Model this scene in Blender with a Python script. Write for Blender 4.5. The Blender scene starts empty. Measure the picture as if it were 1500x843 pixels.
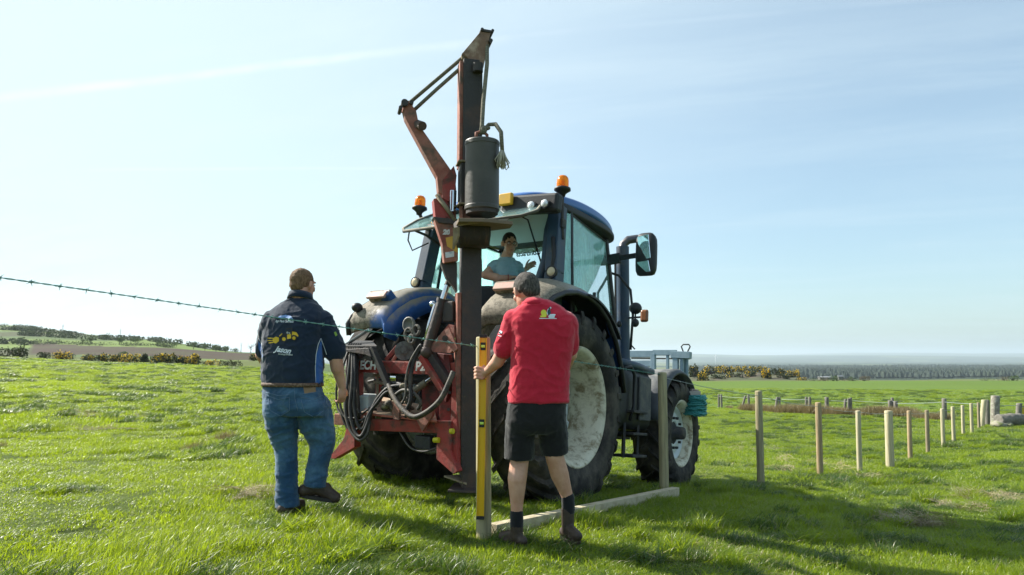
import bpy, bmesh, math, random
import numpy as np
from mathutils import Vector, Matrix, Euler, noise as mnoise
from mathutils.bvhtree import BVHTree

random.seed(7); rng = np.random.default_rng(7)
S = bpy.context.scene
COL = S.collection
R = math.radians

# ------------------------------------------------------------------ camera
PITCH = R(5.85); CAMZ = 1.2
cd = bpy.data.cameras.new('camera'); cam = bpy.data.objects.new('camera', cd); COL.objects.link(cam)
cd.sensor_width = 36; cd.lens = 24.0; cd.clip_start = 0.05; cd.clip_end = 60000
cam.location = (0, 0, CAMZ); cam.rotation_euler = (math.pi/2 + PITCH, 0, 0)
S.camera = cam

# ------------------------------------------------------------------ light
SUN_ELEV = R(38); SUN_DIR = Vector((-.88, .47, 0)).normalized()      # horizontal direction towards the sun
sd = (SUN_DIR * math.cos(SUN_ELEV) + Vector((0, 0, math.sin(SUN_ELEV)))).normalized()
sl = bpy.data.lights.new('sun', 'SUN'); sun = bpy.data.objects.new('sun', sl); COL.objects.link(sun)
sl.energy = 4.7; sl.angle = R(0.55); sl.color = (1.0, .95, .86)
sun.rotation_euler = sd.to_track_quat('Z', 'Y').to_euler()
S.view_settings.view_transform = 'Standard'; S.view_settings.look = 'None'
S.view_settings.exposure = 1.08; S.view_settings.gamma = 1
S.cycles.use_denoising = True
S.cycles.max_bounces = 8; S.cycles.transparent_max_bounces = 24; S.cycles.volume_bounces = 0
S.cycles.sample_clamp_indirect = 6
try: S.cycles.volume_step_rate = 4
except Exception: pass

def at(px, py, Y):
    """photo pixel (1500 wide) and world depth -> world point"""
    u = (px-750)/1000; v = (421.5-py)/1000
    d = Vector((u, math.cos(PITCH)-v*math.sin(PITCH), math.sin(PITCH)+v*math.cos(PITCH)))
    return Vector((0, 0, CAMZ)) + d*(Y/d.y)

# ------------------------------------------------------------------ node helpers
class NT:
    def __init__(s, tree): s.t = tree; s.n = tree.nodes; s.l = tree.links
    def node(s, typ, **kw):
        n = s.n.new(typ)
        for k, v in kw.items():
            if k.startswith('i_'):
                key = k[2:]; key = int(key) if key.isdigit() else key.replace('_', ' ')
                s.set(n.inputs[key], v)
            else: setattr(n, k, v)
        return n
    def set(s, inp, v):
        if isinstance(v, bpy.types.NodeSocket): s.l.new(v, inp)
        elif isinstance(v, tuple) and len(v) == 3 and inp.type == 'RGBA': inp.default_value = (*v, 1)
        else: inp.default_value = v
    def math(s, op, a, b=0.0, c=0.0, clamp=False):
        n = s.n.new('ShaderNodeMath'); n.operation = op; n.use_clamp = clamp
        s.set(n.inputs[0], a); s.set(n.inputs[1], b)
        if len(n.inputs) > 2: s.set(n.inputs[2], c)
        return n.outputs[0]
    def vmath(s, op, a, b=(0, 0, 0), out=0):
        n = s.n.new('ShaderNodeVectorMath'); n.operation = op
        s.set(n.inputs[0], a); s.set(n.inputs[1], b)
        return n.outputs[out]
    def mix(s, f, a, b, blend='MIX'):
        n = s.n.new('ShaderNodeMix'); n.data_type = 'RGBA'; n.blend_type = blend
        s.set(n.inputs['Factor'], f); s.set(n.inputs[6], a); s.set(n.inputs[7], b)
        return n.outputs[2]
    def ramp(s, f, lo, hi, a=0.0, b=1.0):
        n = s.n.new('ShaderNodeMapRange'); n.interpolation_type = 'SMOOTHSTEP'
        for i, v in enumerate((f, lo, hi, a, b)): s.set(n.inputs[i], v)
        return n.outputs[0]
    def noise(s, vec=None, scale=5., detail=4., rough=.55, dist=0.):
        n = s.n.new('ShaderNodeTexNoise')
        if vec is not None: s.l.new(vec, n.inputs['Vector'])
        n.inputs['Scale'].default_value = scale; n.inputs['Detail'].default_value = detail
        n.inputs['Roughness'].default_value = rough; n.inputs['Distortion'].default_value = dist
        return n.outputs['Fac']
    def scaled(s, vec, sc):
        n = s.n.new('ShaderNodeVectorMath'); n.operation = 'MULTIPLY'
        s.l.new(vec, n.inputs[0]); n.inputs[1].default_value = sc
        return n.outputs[0]

MATS = {}
def mat(name, col, rough=.6, metal=0., var=None, bump=None, dirt=None, spec=.5, grain=None, coat=0., mud=None):
    """var=(colour, scale, lo, hi)  bump=(scale, strength)  dirt=(colour, scale, lo, hi)  grain=(sx,sy,sz) stretch"""
    if name in MATS: return MATS[name]
    m = bpy.data.materials.new(name); m.use_nodes = True; MATS[name] = m
    t = NT(m.node_tree); b = m.node_tree.nodes['Principled BSDF']
    tc = t.node('ShaderNodeTexCoord').outputs['Object']
    v = t.scaled(tc, grain) if grain else tc
    c = t.node('ShaderNodeRGB').outputs[0]; c.default_value = (*col, 1)
    r = rough
    if var:
        f = t.ramp(t.noise(v, var[1], 6, .6), var[2], var[3]); c = t.mix(f, c, var[0])
    if dirt:
        f = t.ramp(t.noise(tc, dirt[1], 8, .7, .4), dirt[2], dirt[3]); c = t.mix(f, c, dirt[0])
        r = t.math('ADD', t.math('MULTIPLY', f, .85-rough), rough)
    if mud:   # (colour, scale, lo, hi, height axis weight): settles on top facing surfaces
        g = t.node('ShaderNodeNewGeometry').outputs['Normal']
        sx = t.node('ShaderNodeSeparateXYZ', i_0=g).outputs[2]
        f = t.ramp(t.math('ADD', t.noise(tc, mud[1], 8, .65, .3), t.math('MULTIPLY', sx, mud[4])), mud[2], mud[3])
        c = t.mix(f, c, mud[0]); r = t.math('ADD', t.math('MULTIPLY', f, .3), rough) if isinstance(r, float) else r
    t.set(b.inputs['Base Color'], c); t.set(b.inputs['Roughness'], r)
    b.inputs['Metallic'].default_value = metal; b.inputs['Specular IOR Level'].default_value = spec
    b.inputs['Coat Weight'].default_value = coat
    if bump:
        bn = t.node('ShaderNodeBump', i_Strength=bump[1], i_Distance=.01)
        t.l.new(t.noise(v, bump[0], 6, .6), bn.inputs['Height']); t.l.new(bn.outputs[0], b.inputs['Normal'])
    return m

# ------------------------------------------------------------------ world: Nishita sky with thin cirrus and two contrails
Wd = bpy.data.worlds.new('World'); S.world = Wd; Wd.use_nodes = True
t = NT(Wd.node_tree); bg = t.n['Background']
sky = t.node('ShaderNodeTexSky'); sky.sky_type = 'NISHITA'; sky.sun_disc = False
sky.sun_elevation = SUN_ELEV; sky.sun_rotation = math.atan2(SUN_DIR.x, SUN_DIR.y)
sky.altitude = 150; sky.air_density = 1.0; sky.dust_density = 1.6; sky.ozone_density = 1.6
d = t.vmath('NORMALIZE', t.node('ShaderNodeTexCoord').outputs['Generated'])
sep = t.node('ShaderNodeSeparateXYZ', i_0=d)
lay = t.vmath('DIVIDE', d, t.node('ShaderNodeCombineXYZ', i_0=t.math('ADD', sep.outputs[2], .12), i_1=t.math('ADD', sep.outputs[2], .12), i_2=t.math('ADD', sep.outputs[2], .12)).outputs[0])
rot = t.node('ShaderNodeVectorRotate'); rot.rotation_type = 'Z_AXIS'; t.l.new(lay, rot.inputs['Vector']); rot.inputs['Angle'].default_value = R(18)
cir = t.noise(t.scaled(rot.outputs[0], (.35, 1.3, 1)), 1.6, 9, .62, .7)
cir = t.ramp(cir, .40, .80, 0., .26)
def trail(a, b, w, amt, wob):
    da = (at(*a, 1000)-Vector((0, 0, CAMZ))).normalized(); db = (at(*b, 1000)-Vector((0, 0, CAMZ))).normalized()
    n = da.cross(db).normalized(); mid = (da+db).normalized()
    dist = t.math('ABSOLUTE', t.math('ADD', t.vmath('DOT_PRODUCT', d, tuple(n), out=1), t.math('MULTIPLY', t.math('SUBTRACT', t.noise(d, 3.0, 3), .5), wob)))
    core = t.ramp(dist, 0., w, 1., 0.)
    brk = t.ramp(t.noise(d, 7.0, 5, .6), .35, .62, .25, 1.)
    ext = t.ramp(t.vmath('DOT_PRODUCT', d, tuple(mid), out=1), .925, .985)
    return t.math('MULTIPLY', t.math('MULTIPLY', core, brk), t.math('MULTIPLY', ext, amt))
tr = t.math('ADD', trail((60, 136), (620, 72), .009, .30, .016), trail((0, 250), (950, 245), .0035, .16, .004))
tr = t.math('ADD', tr, trail((740, 55), (1300, 2), .006, .05, .012))
cs = t.vmath('DOT_PRODUCT', d, tuple(sd), out=1)
glow = t.ramp(cs, .10, 1.0, 0., .85)                       # thin high veil is brighter round the sun
f = t.math('ADD', cir, glow, clamp=True)
f = t.math('ADD', t.math('MULTIPLY', f, .72), .30, clamp=True)
skc = t.mix(1.0, sky.outputs[0], (.85, 1.03, 1.02), 'MULTIPLY')
col = t.mix(f, skc, (4.45, 5.4, 5.85))
col = t.mix(t.math('MULTIPLY', tr, 1.0, clamp=True), col, (7.2, 7.6, 7.8))
t.l.new(col, bg.inputs['Color']); bg.inputs['Strength'].default_value = .085

# ------------------------------------------------------------------ mesh builder
class MB:
    def __init__(s): s.v = []; s.f = []; s.sm = []
    def add(s, vs, fs, smooth=False):
        o = len(s.v); s.v += [tuple(x) for x in vs]; s.f += [tuple(o+i for i in f) for f in fs]; s.sm += [smooth]*len(fs)
        return s
    def box(s, c, size, rot=None):
        c = Vector(c); M = rot if rot is not None else Matrix.Identity(3)
        vs = [c + M @ Vector((sx*size[0]/2, sy*size[1]/2, sz*size[2]/2)) for sx in (-1, 1) for sy in (-1, 1) for sz in (-1, 1)]
        return s.add(vs, [(0, 1, 3, 2), (4, 6, 7, 5), (0, 4, 5, 1), (2, 3, 7, 6), (0, 2, 6, 4), (1, 5, 7, 3)])
    def bar(s, a, b, w, h, up=(0, 0, 1)):
        """rectangular bar from a to b, w across, h along up"""
        a = Vector(a); b = Vector(b); d = (b-a); L = d.length; d.normalize()
        x = d.cross(Vector(up)); x = x.normalized() if x.length > 1e-4 else d.orthogonal().normalized()
        z = x.cross(d)
        return s.box((a+b)/2, (w, L, h), Matrix((x, d, z)).transposed())
    def prism(s, poly, n, th):
        """flat polygon of 3D points given a thickness th along n (centred)"""
        n = Vector(n).normalized()*th/2; k = len(poly); P = [Vector(p) for p in poly]
        return s.add([p-n for p in P]+[p+n for p in P], [tuple(range(k))[::-1], tuple(range(k, 2*k))]+[(i, (i+1) % k, k+(i+1) % k, k+i) for i in range(k)])
    def tube(s, pts, r, seg=10, cap=True, flat=None):
        P = [Vector(p) for p in pts]; n = len(P); rr = r if hasattr(r, '__len__') else [r]*n
        tg = [(P[min(i+1, n-1)]-P[max(i-1, 0)]).normalized() for i in range(n)]
        u = tg[0].orthogonal().normalized(); vs = []
        for i in range(n):
            u = (u-tg[i]*u.dot(tg[i])); u = u.normalized() if u.length > 1e-6 else tg[i].orthogonal().normalized()
            w = tg[i].cross(u)
            for k in range(seg):
                a = 2*math.pi*k/seg; vs.append(P[i]+(u*math.cos(a)+w*math.sin(a))*rr[i])
        fs = [(i*seg+k, i*seg+(k+1) % seg, (i+1)*seg+(k+1) % seg, (i+1)*seg+k) for i in range(n-1) for k in range(seg)]
        if cap: fs += [tuple(range(seg))[::-1], tuple((n-1)*seg+k for k in range(seg))]
        return s.add(vs, fs, True)
    def cyl(s, a, b, r, r2=None, seg=20):
        a = Vector(a); b = Vector(b); d = (b-a).normalized(); u = d.orthogonal().normalized(); w = d.cross(u); r2 = r if r2 is None else r2
        vs = [c+(u*math.cos(2*math.pi*k/seg)+w*math.sin(2*math.pi*k/seg))*q for c, q in ((a, r), (b, r2)) for k in range(seg)]
        s.add(vs, [(k, (k+1) % seg, seg+(k+1) % seg, seg+k) for k in range(seg)], True)
        s.add(vs, [tuple(range(seg))[::-1], tuple(range(seg, 2*seg))]); return s
    def lathe(s, prof, c, ax, seg=32, close=False, smooth=True):
        """prof: list of (radius, distance along ax)"""
        c = Vector(c); ax = Vector(ax).normalized(); u = ax.orthogonal().normalized(); w = ax.cross(u); n = len(prof)
        vs = [c+ax*h+(u*math.cos(2*math.pi*k/seg)+w*math.sin(2*math.pi*k/seg))*q for q, h in prof for k in range(seg)]
        m = n if close else n-1
        return s.add(vs, [(i*seg+k, i*seg+(k+1) % seg, ((i+1) % n)*seg+(k+1) % seg, ((i+1) % n)*seg+k) for i in range(m) for k in range(seg)], smooth)
    def ell(s, c, r, rot=None, seg=14):
        c = Vector(c); M = rot if rot is not None else Matrix.Identity(3); vs = []; h = seg//2
        for i in range(h+1):
            th = math.pi*(i+.0)/h; th = min(max(th, .02), math.pi-.02)
            for k in range(seg):
                a = 2*math.pi*k/seg
                vs.append(c+M @ Vector((r[0]*math.sin(th)*math.cos(a), r[1]*math.sin(th)*math.sin(a), r[2]*math.cos(th))))
        fs = [(i*seg+k, (i+1)*seg+k, (i+1)*seg+(k+1) % seg, i*seg+(k+1) % seg) for i in range(h) for k in range(seg)]
        fs += [tuple(range(seg)), tuple(h*seg+k for k in range(seg))[::-1]]
        return s.add(vs, fs, True)
    def cone(s, a, ra, b, rb, seg=14):
        """tapered limb with round ends"""
        a = Vector(a); b = Vector(b); L = (b-a).length
        if L < 1e-5: return s.ell(a, (ra,)*3)
        d = (b-a)/L; pts = []; rr = []
        for k in range(4): q = math.pi/2*(k/4); pts.append(a-d*ra*math.cos(q)); rr.append(max(ra*math.sin(q), .001))
        pts += [a, b]; rr += [ra, rb]
        for k in range(3, -1, -1): q = math.pi/2*(k/4); pts.append(b+d*rb*math.cos(q)); rr.append(max(rb*math.sin(q), .001))
        return s.tube(pts, rr, seg)
    def loft(s, rings, seg=28, p=2.4):
        """rings: (centre, right vec, front vec, halfwidth, halfdepth) superellipse sections, closed ends"""
        vs = []; n = len(rings)
        for c, rv, fv, hw, hd in rings:
            c = Vector(c); rv = Vector(rv); fv = Vector(fv)
            for k in range(seg):
                a = 2*math.pi*k/seg; ca, sa = math.cos(a), math.sin(a)
                q = (abs(ca)**p+abs(sa)**p)**(-1/p)
                vs.append(c+rv*(hw*ca*q)+fv*(hd*sa*q))
        fs = [(i*seg+k, i*seg+(k+1) % seg, (i+1)*seg+(k+1) % seg, (i+1)*seg+k) for i in range(n-1) for k in range(seg)]
        fs += [tuple(range(seg))[::-1], tuple((n-1)*seg+k for k in range(seg))]
        return s.add(vs, fs, True)
    def xf(s, M): s.v = [tuple(M @ Vector(v)) for v in s.v]; return s
    def mesh(s, name, m=None, fixn=True):
        me = bpy.data.meshes.new(name); me.from_pydata(s.v, [], s.f); me.update()
        me.polygons.foreach_set('use_smooth', s.sm)
        if fixn:
            b = bmesh.new(); b.from_mesh(me); bmesh.ops.recalc_face_normals(b, faces=b.faces); b.to_mesh(me); b.free()
        if m: me.materials.append(m)
        return me
    def obj(s, name, m, parent=None, bevel=0., fixn=True):
        return link(name, s.mesh(name, m, fixn), parent, bevel)

def link(name, me, parent=None, bevel=0.):
    o = bpy.data.objects.new(name, me); COL.objects.link(o)
    if parent is not None: o.parent = parent
    if bevel:
        b = o.modifiers.new('edge', 'BEVEL'); b.width = bevel; b.segments = 2; b.limit_method = 'ANGLE'; b.angle_limit = R(40)
        b.harden_normals = False
    return o
def tag(o, label=None, cat=None, group=None, kind=None):
    if label: o['label'] = label
    if cat: o['category'] = cat
    if group: o['group'] = group
    if kind: o['kind'] = kind
    return o
def thing(name, label, cat, loc=(0, 0, 0), group=None, rot=None):
    o = bpy.data.objects.new(name, None); COL.objects.link(o); o.location = loc; o.empty_display_size = .1
    if rot is not None: o.rotation_euler = rot
    return tag(o, label, cat, group)
def copy_tree(o, parent=None):
    c = o.copy(); COL.objects.link(c)
    if parent is not None: c.parent = parent
    for ch in o.children: copy_tree(ch, c)
    return c
TMPS = bpy.data.scenes.new('work'); TMPV = TMPS.view_layers[0]
def bake(o):
    """evaluate one object alone in a side scene"""
    TMPS.collection.objects.link(o); TMPV.update(); dg = TMPV.depsgraph
    out = bpy.data.meshes.new_from_object(o.evaluated_get(dg)); bpy.data.objects.remove(o); return out
def remesh(mb, name, m, parent, voxel=.008, smooth=4, disp=None):
    """fuse overlapping shapes into one continuous skin"""
    me = mb.mesh(name+'_raw', None); o = bpy.data.objects.new(name+'_raw', me)
    r = o.modifiers.new('r', 'REMESH'); r.mode = 'VOXEL'; r.voxel_size = voxel; r.use_smooth_shade = True
    s = o.modifiers.new('s', 'SMOOTH'); s.factor = .5; s.iterations = smooth
    out = bake(o); out.name = name; bpy.data.meshes.remove(me)
    if disp:
        n_ = len(out.vertices); co = np.empty(n_*3); no = np.empty(n_*3); out.vertices.foreach_get('co', co); out.vertex_normals.foreach_get('vector', no)
        co = co.reshape(-1, 3); no = no.reshape(-1, 3); dd = np.array([disp(Vector(c), None) for c in co]); out.vertices.foreach_set('co', (co+no*dd[:, None]).ravel())
    out.materials.clear(); out.materials.append(m)
    out.polygons.foreach_set('use_smooth', [True]*len(out.polygons)); out.update()
    return link(name, out, parent)

def vnoise(x, y, seed=0):
    """vectorised 2D value noise, about -1..1"""
    xi = np.floor(x).astype(np.int64); yi = np.floor(y).astype(np.int64); xf = x-xi; yf = y-yi
    def h(a, b):
        n = (a*374761393+b*668265263+seed*974634777) & 0x7fffffff
        n = ((n ^ (n >> 13))*1274126177) & 0x7fffffff
        return ((n ^ (n >> 16)) & 0xffff)/32767.5-1
    u = xf*xf*(3-2*xf); v = yf*yf*(3-2*yf)
    return (h(xi, yi)*(1-u)+h(xi+1, yi)*u)*(1-v)+(h(xi, yi+1)*(1-u)+h(xi+1, yi+1)*u)*v
# ------------------------------------------------------------------ terrain: drop below eye level H at depth Y, along bearings (photo columns)
COLS = {
 -400: [(1,1.13),(5,1.1),(10,1.0),(30,.6),(60,.1),(90,-.3),(110,-.4),(180,-.2),(250,-3),(350,-9),(600,-36),(900,-40),(2000,10),(9000,60),(25000,60)],
 0:    [(1,1.13),(5,1.1),(10,1.05),(30,.7),(60,.3),(90,.0),(110,.2),(180,.6),(250,-1.5),(350,-6.5),(600,-27),(800,-30),(2000,10),(9000,60),(25000,60)],
 200:  [(1,1.13),(5,1.12),(10,1.1),(30,.95),(60,.75),(90,.75),(110,1.1),(180,1.8),(250,-.5),(350,-5.6),(600,-17),(800,-18),(2000,20),(9000,60),(25000,60)],
 370:  [(1,1.13),(5,1.13),(10,1.12),(30,1.15),(60,1.05),(90,1.25),(110,1.8),(180,2.5),(250,.6),(350,-2.2),(600,-4.5),(900,-3),(2000,25),(9000,60),(25000,60)],
 520:  [(1,1.13),(5,1.14),(8,1.2),(15,1.4),(30,1.7),(60,2),(90,2.4),(200,5),(350,6),(600,7),(1000,20),(2000,42),(9000,60),(16000,-60),(25000,-60)],
 750:  [(1,1.13),(4.5,1.17),(6.5,1.3),(9,1.6),(14,2.0),(30,2.8),(60,4),(150,6),(250,8),(400,12),(1000,34),(2000,50),(9000,60),(16000,-85),(25000,-85)],
 1000: [(1,1.13),(4.5,1.18),(6.76,1.30),(8.85,1.64),(12,1.85),(30,3.2),(60,4.4),(100,5.0),(200,7.0),(262,8.6),(320,9.5),(500,16),(1500,42),(2000,50),(9000,60),(16000,-95),(25000,-95)],
 1112: [(1,1.13),(4,1.2),(6.5,1.32),(8.5,1.56),(12,1.9),(20,2.6),(30,3.3),(48,3.9),(60,4.4),(100,4.9),(200,6.8),(240,7.9),(300,9.2),(500,16),(1500,42),(9000,60),(16000,-70),(25000,-70)],
 1302: [(1,1.13),(4,1.25),(6.3,1.45),(9,1.75),(14.4,2.27),(22,2.72),(30,3.1),(46,3.8),(60,4.1),(100,4.8),(200,6.7),(300,10),(500,18),(1500,42),(9000,60),(16000,-120),(25000,-120)],
 1500: [(1,1.13),(4,1.3),(5.2,1.42),(8,1.7),(15,2.2),(25,2.7),(31,3.0),(60,3.9),(100,4.8),(200,6.6),(300,10),(500,18),(1500,42),(9000,60),(16000,-110),(25000,-110)],
 1900: [(1,1.13),(4,1.35),(8,1.75),(15,2.3),(31,3.1),(60,3.9),(100,4.8),(200,6.6),(300,10),(500,18),(1500,42),(9000,60),(16000,-100),(25000,-100)],
}
_ck = np.array(sorted(COLS)); _ly = np.linspace(0, math.log(25000), 240)
_tab = np.array([np.interp(_ly, [math.log(a) for a, _ in COLS[k]], [b for _, b in COLS[k]]) for k in _ck])
_ker = np.array([1, 2, 3, 2, 1])/9.
_pad = np.pad(_tab, ((0, 0), (2, 2)), mode='edge'); _tab = sum(_ker[i]*_pad[:, i:i+_tab.shape[1]] for i in range(5))
def zg(x, y, rough=True):
    x = np.asarray(x, float); y = np.asarray(y, float); r = np.hypot(x, y)+1e-6
    Y = np.maximum(y, .6*r); px = np.clip(750+1000*x/Y, _ck[0], _ck[-1]-1e-3)
    i = np.clip(np.searchsorted(_ck, px, side='right')-1, 0, len(_ck)-2); fx = (px-_ck[i])/(_ck[i+1]-_ck[i]); fx = fx*fx*(3-2*fx)
    l = np.clip(np.log(np.maximum(Y, 1))/_ly[-1], 0, 1)*(len(_ly)-1); j = np.clip(np.floor(l).astype(int), 0, len(_ly)-2); fl = l-j
    H = (_tab[i, j]*(1-fl)+_tab[i, j+1]*fl)*(1-fx)+(_tab[i+1, j]*(1-fl)+_tab[i+1, j+1]*fl)*fx
    z = CAMZ-H
    if rough:
        k = np.clip((160-r)/100, 0, 1)*np.clip((r-.8)/1.5, 0, 1)
        z = z+k*(.022*vnoise(x*.9, y*.9, 1)+.016*vnoise(x*2.3, y*2.3, 2)+.035*vnoise(x*.23+9, y*.23, 3)*np.clip(r/12, 0, 1))
        k2 = np.clip((r-300)/600, 0, 1)*np.clip((14000-r)/3000, 0, 1)
        z = z+k2*(2.2*vnoise(x/90, y/90, 5)+4*vnoise(x/400, y/400, 6))
        k3 = np.clip((r-14000)/1500, 0, 1)
        z = z+k3*(60*vnoise(x/2600, y/2600, 7)+16*vnoise(x/900, y/900, 8))
    return z
def G(x, y, dz=0.): return Vector((x, y, float(zg(x, y))+dz))

fr = np.radians(np.arange(-46, 46.01, .3)); bk = np.radians(np.arange(50, 311, 4.))
th = np.concatenate([fr, bk]); nt = len(th)
rr = np.exp(np.concatenate([np.linspace(math.log(.35), math.log(40), 150), np.linspace(math.log(41.5), math.log(24000), 190)])); nr = len(rr)
TH, RR = np.meshgrid(th, rr); X = RR*np.sin(TH); Yy = RR*np.cos(TH); Z = zg(X, Yy)
V = np.stack([X, Yy, Z], -1).reshape(-1, 3); V = np.vstack([V, [[0, 0, float(zg(0, .01))]]])
a = np.arange(nr-1)[:, None]*nt+np.arange(nt)[None]; b = np.arange(nr-1)[:, None]*nt+(np.arange(nt)+1)[None] % nt
F = np.stack([a, b, b+nt, a+nt], -1).reshape(-1, 4)
me = bpy.data.meshes.new('ground'); me.from_pydata(V.tolist(), [], F.tolist()+[(i, len(V)-1, (i+1) % nt) for i in range(nt)])
me.polygons.foreach_set('use_smooth', [True]*len(me.polygons)); me.update()
# what grows or lies on the land, by place: pasture, rough pasture, ploughed soil, hill fields, far plain
x, y = V[:, 0], V[:, 1]; r = np.hypot(x, y); pxv = 750+1000*x/np.maximum(y, .3*r+1e-6)
c = np.zeros((len(V), 4)); c[:] = (.085, .125, .022, 1)
def put(mask, col): c[mask, :3] = col
put(r > 60, (.10, .165, .03))
put((r > 95) & (pxv < 420), (.10, .12, .035))
ed = 235+14*np.sin(x/31.); top = 345+10*np.sin(x/23.)-(pxv < 45)*200
pl = (y > ed) & (y < top) & (pxv < 372) & (pxv > 38)
hill = (y >= 225) & (y < 1100) & (pxv < 520) & ~pl
cell = vnoise(x/46+3, y/120, 21)+.5*vnoise(x/130, y/60, 22)
put(hill, (.085, .125, .045)); put(hill & (cell > .25), (.15, .21, .05)); put(hill & (cell < -.35), (.07, .075, .04))
put(pl, (.058, .038, .030))
put((pxv > 520) & (y > 205) & (y < 1100), (.13, .15, .055))
far = (r > 1000) & (pxv > 420)
cell = vnoise(x/420, y/900, 31)+.6*vnoise(x/1100, y/500, 32)
put(far, (.045, .065, .035)); put(far & (cell > .55), (.13, .15, .06)); put(far & (cell < .1), (.022, .036, .024))
put(r > 13500, (.07, .085, .055))
ca = me.color_attributes.new('land', 'FLOAT_COLOR', 'POINT'); ca.data.foreach_set('color', c.ravel())
m = bpy.data.materials.new('pasture'); m.use_nodes = True; t = NT(m.node_tree); bs = t.n['Principled BSDF']
la = t.node('ShaderNodeAttribute', attribute_name='land').outputs['Color']
tc = t.node('ShaderNodeTexCoord').outputs['Object']
n1 = t.noise(tc, .35, 8, .65); n2 = t.noise(tc, 3.2, 8, .7); n3 = t.noise(tc, .06, 6, .6); n4 = t.noise(tc, 22., 6, .7)
cc = t.mix(t.ramp(n1, .38, .66, 0, .55), la, (.15, .19, .04))
cc = t.mix(t.ramp(n2, .50, .74, 0, .7), cc, (.045, .07, .015))
cc = t.mix(t.ramp(t.math('ADD', t.math('MULTIPLY', n2, .5), t.math('MULTIPLY', n3, .6)), .62, .74, 0, .6), cc, (.19, .16, .09))
cc = t.mix(t.ramp(n4, .45, .75, 0, .35), cc, (.03, .035, .012))
dist = t.vmath('LENGTH', t.node('ShaderNodeNewGeometry').outputs['Position'], out=1)
fk = t.ramp(dist, 120., 260., 0., 1.)
cc = t.mix(fk, cc, t.mix(t.ramp(t.noise(tc, .03, 6, .6), .35, .65, 0., .35), la, (.07, .09, .03)))
t.l.new(cc, bs.inputs['Base Color']); bs.inputs['Roughness'].default_value = .95; bs.inputs['Specular IOR Level'].default_value = .1
bn = t.node('ShaderNodeBump', i_Strength=1., i_Distance=.06); t.l.new(t.noise(tc, 14, 8, .75), bn.inputs['Height']); t.l.new(bn.outputs[0], bs.inputs['Normal'])
me.materials.append(m); g = link('ground', me); tag(g, kind='structure')

# haze: pale air in a box round everything
hb = MB().box((0, 0, -70), (52000, 52000, 640)); hz = hb.obj('haze', None); tag(hz, 'pale summer haze over the far plain', 'haze', kind='stuff')
hz.location.z = 0
m = bpy.data.materials.new('air'); m.use_nodes = True; t = NT(m.node_tree); t.n.remove(t.n['Principled BSDF'])
vs = t.node('ShaderNodeVolumePrincipled'); vs.inputs['Color'].default_value = (.78, .92, 1.0, 1); vs.inputs['Density'].default_value = 0.8e-4; vs.inputs['Anisotropy'].default_value = .25
t.l.new(vs.outputs[0], t.n['Material Output'].inputs['Volume']); hz.data.materials.append(m)
try: m.volume_sampling = 'MULTIPLE_IMPORTANCE'; m.cycles.homogeneous_volume = True
except Exception: pass

# ------------------------------------------------------------------ grass
def blade_mat(name, c1, c2, trans=.45, tcol=(.32, .42, .04)):
    m = bpy.data.materials.new(name); m.use_nodes = True; t = NT(m.node_tree); t.n.remove(t.n['Principled BSDF'])
    at_ = t.node('ShaderNodeAttribute', attribute_name='shade').outputs['Fac']
    pos = t.node('ShaderNodeNewGeometry').outputs['Position']
    big = t.noise(pos, .55, 5, .6); f = t.math('ADD', t.math('MULTIPLY', at_, .55), t.math('MULTIPLY', t.ramp(big, .35, .65), .45), clamp=True)
    col = t.mix(f, c1, c2)
    dry = t.node('ShaderNodeAttribute', attribute_name='dry').outputs['Fac']
    col = t.mix(dry, col, (.42, .36, .2))
    d = t.node('ShaderNodeBsdfPrincipled'); t.l.new(col, d.inputs['Base Color']); d.inputs['Roughness'].default_value = .38; d.inputs['Specular IOR Level'].default_value = .5
    tr = t.node('ShaderNodeBsdfTranslucent'); t.l.new(t.mix(.6, col, tcol), tr.inputs['Color'])
    mx = t.node('ShaderNodeMixShader'); mx.inputs[0].default_value = trans; t.l.new(d.outputs[0], mx.inputs[1]); t.l.new(tr.outputs[0], mx.inputs[2])
    t.l.new(mx.outputs[0], t.n['Material Output'].inputs['Surface']); return m
GM = blade_mat('grass_blades', (.085, .160, .010), (.25, .325, .015), .52, (.48, .60, .012))
DKM = blade_mat('rank_grass_shaded', (.028, .072, .009), (.09, .15, .015), .38, (.16, .27, .01))  # rank tufts, with the shade on their sides put into the darker green
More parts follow.
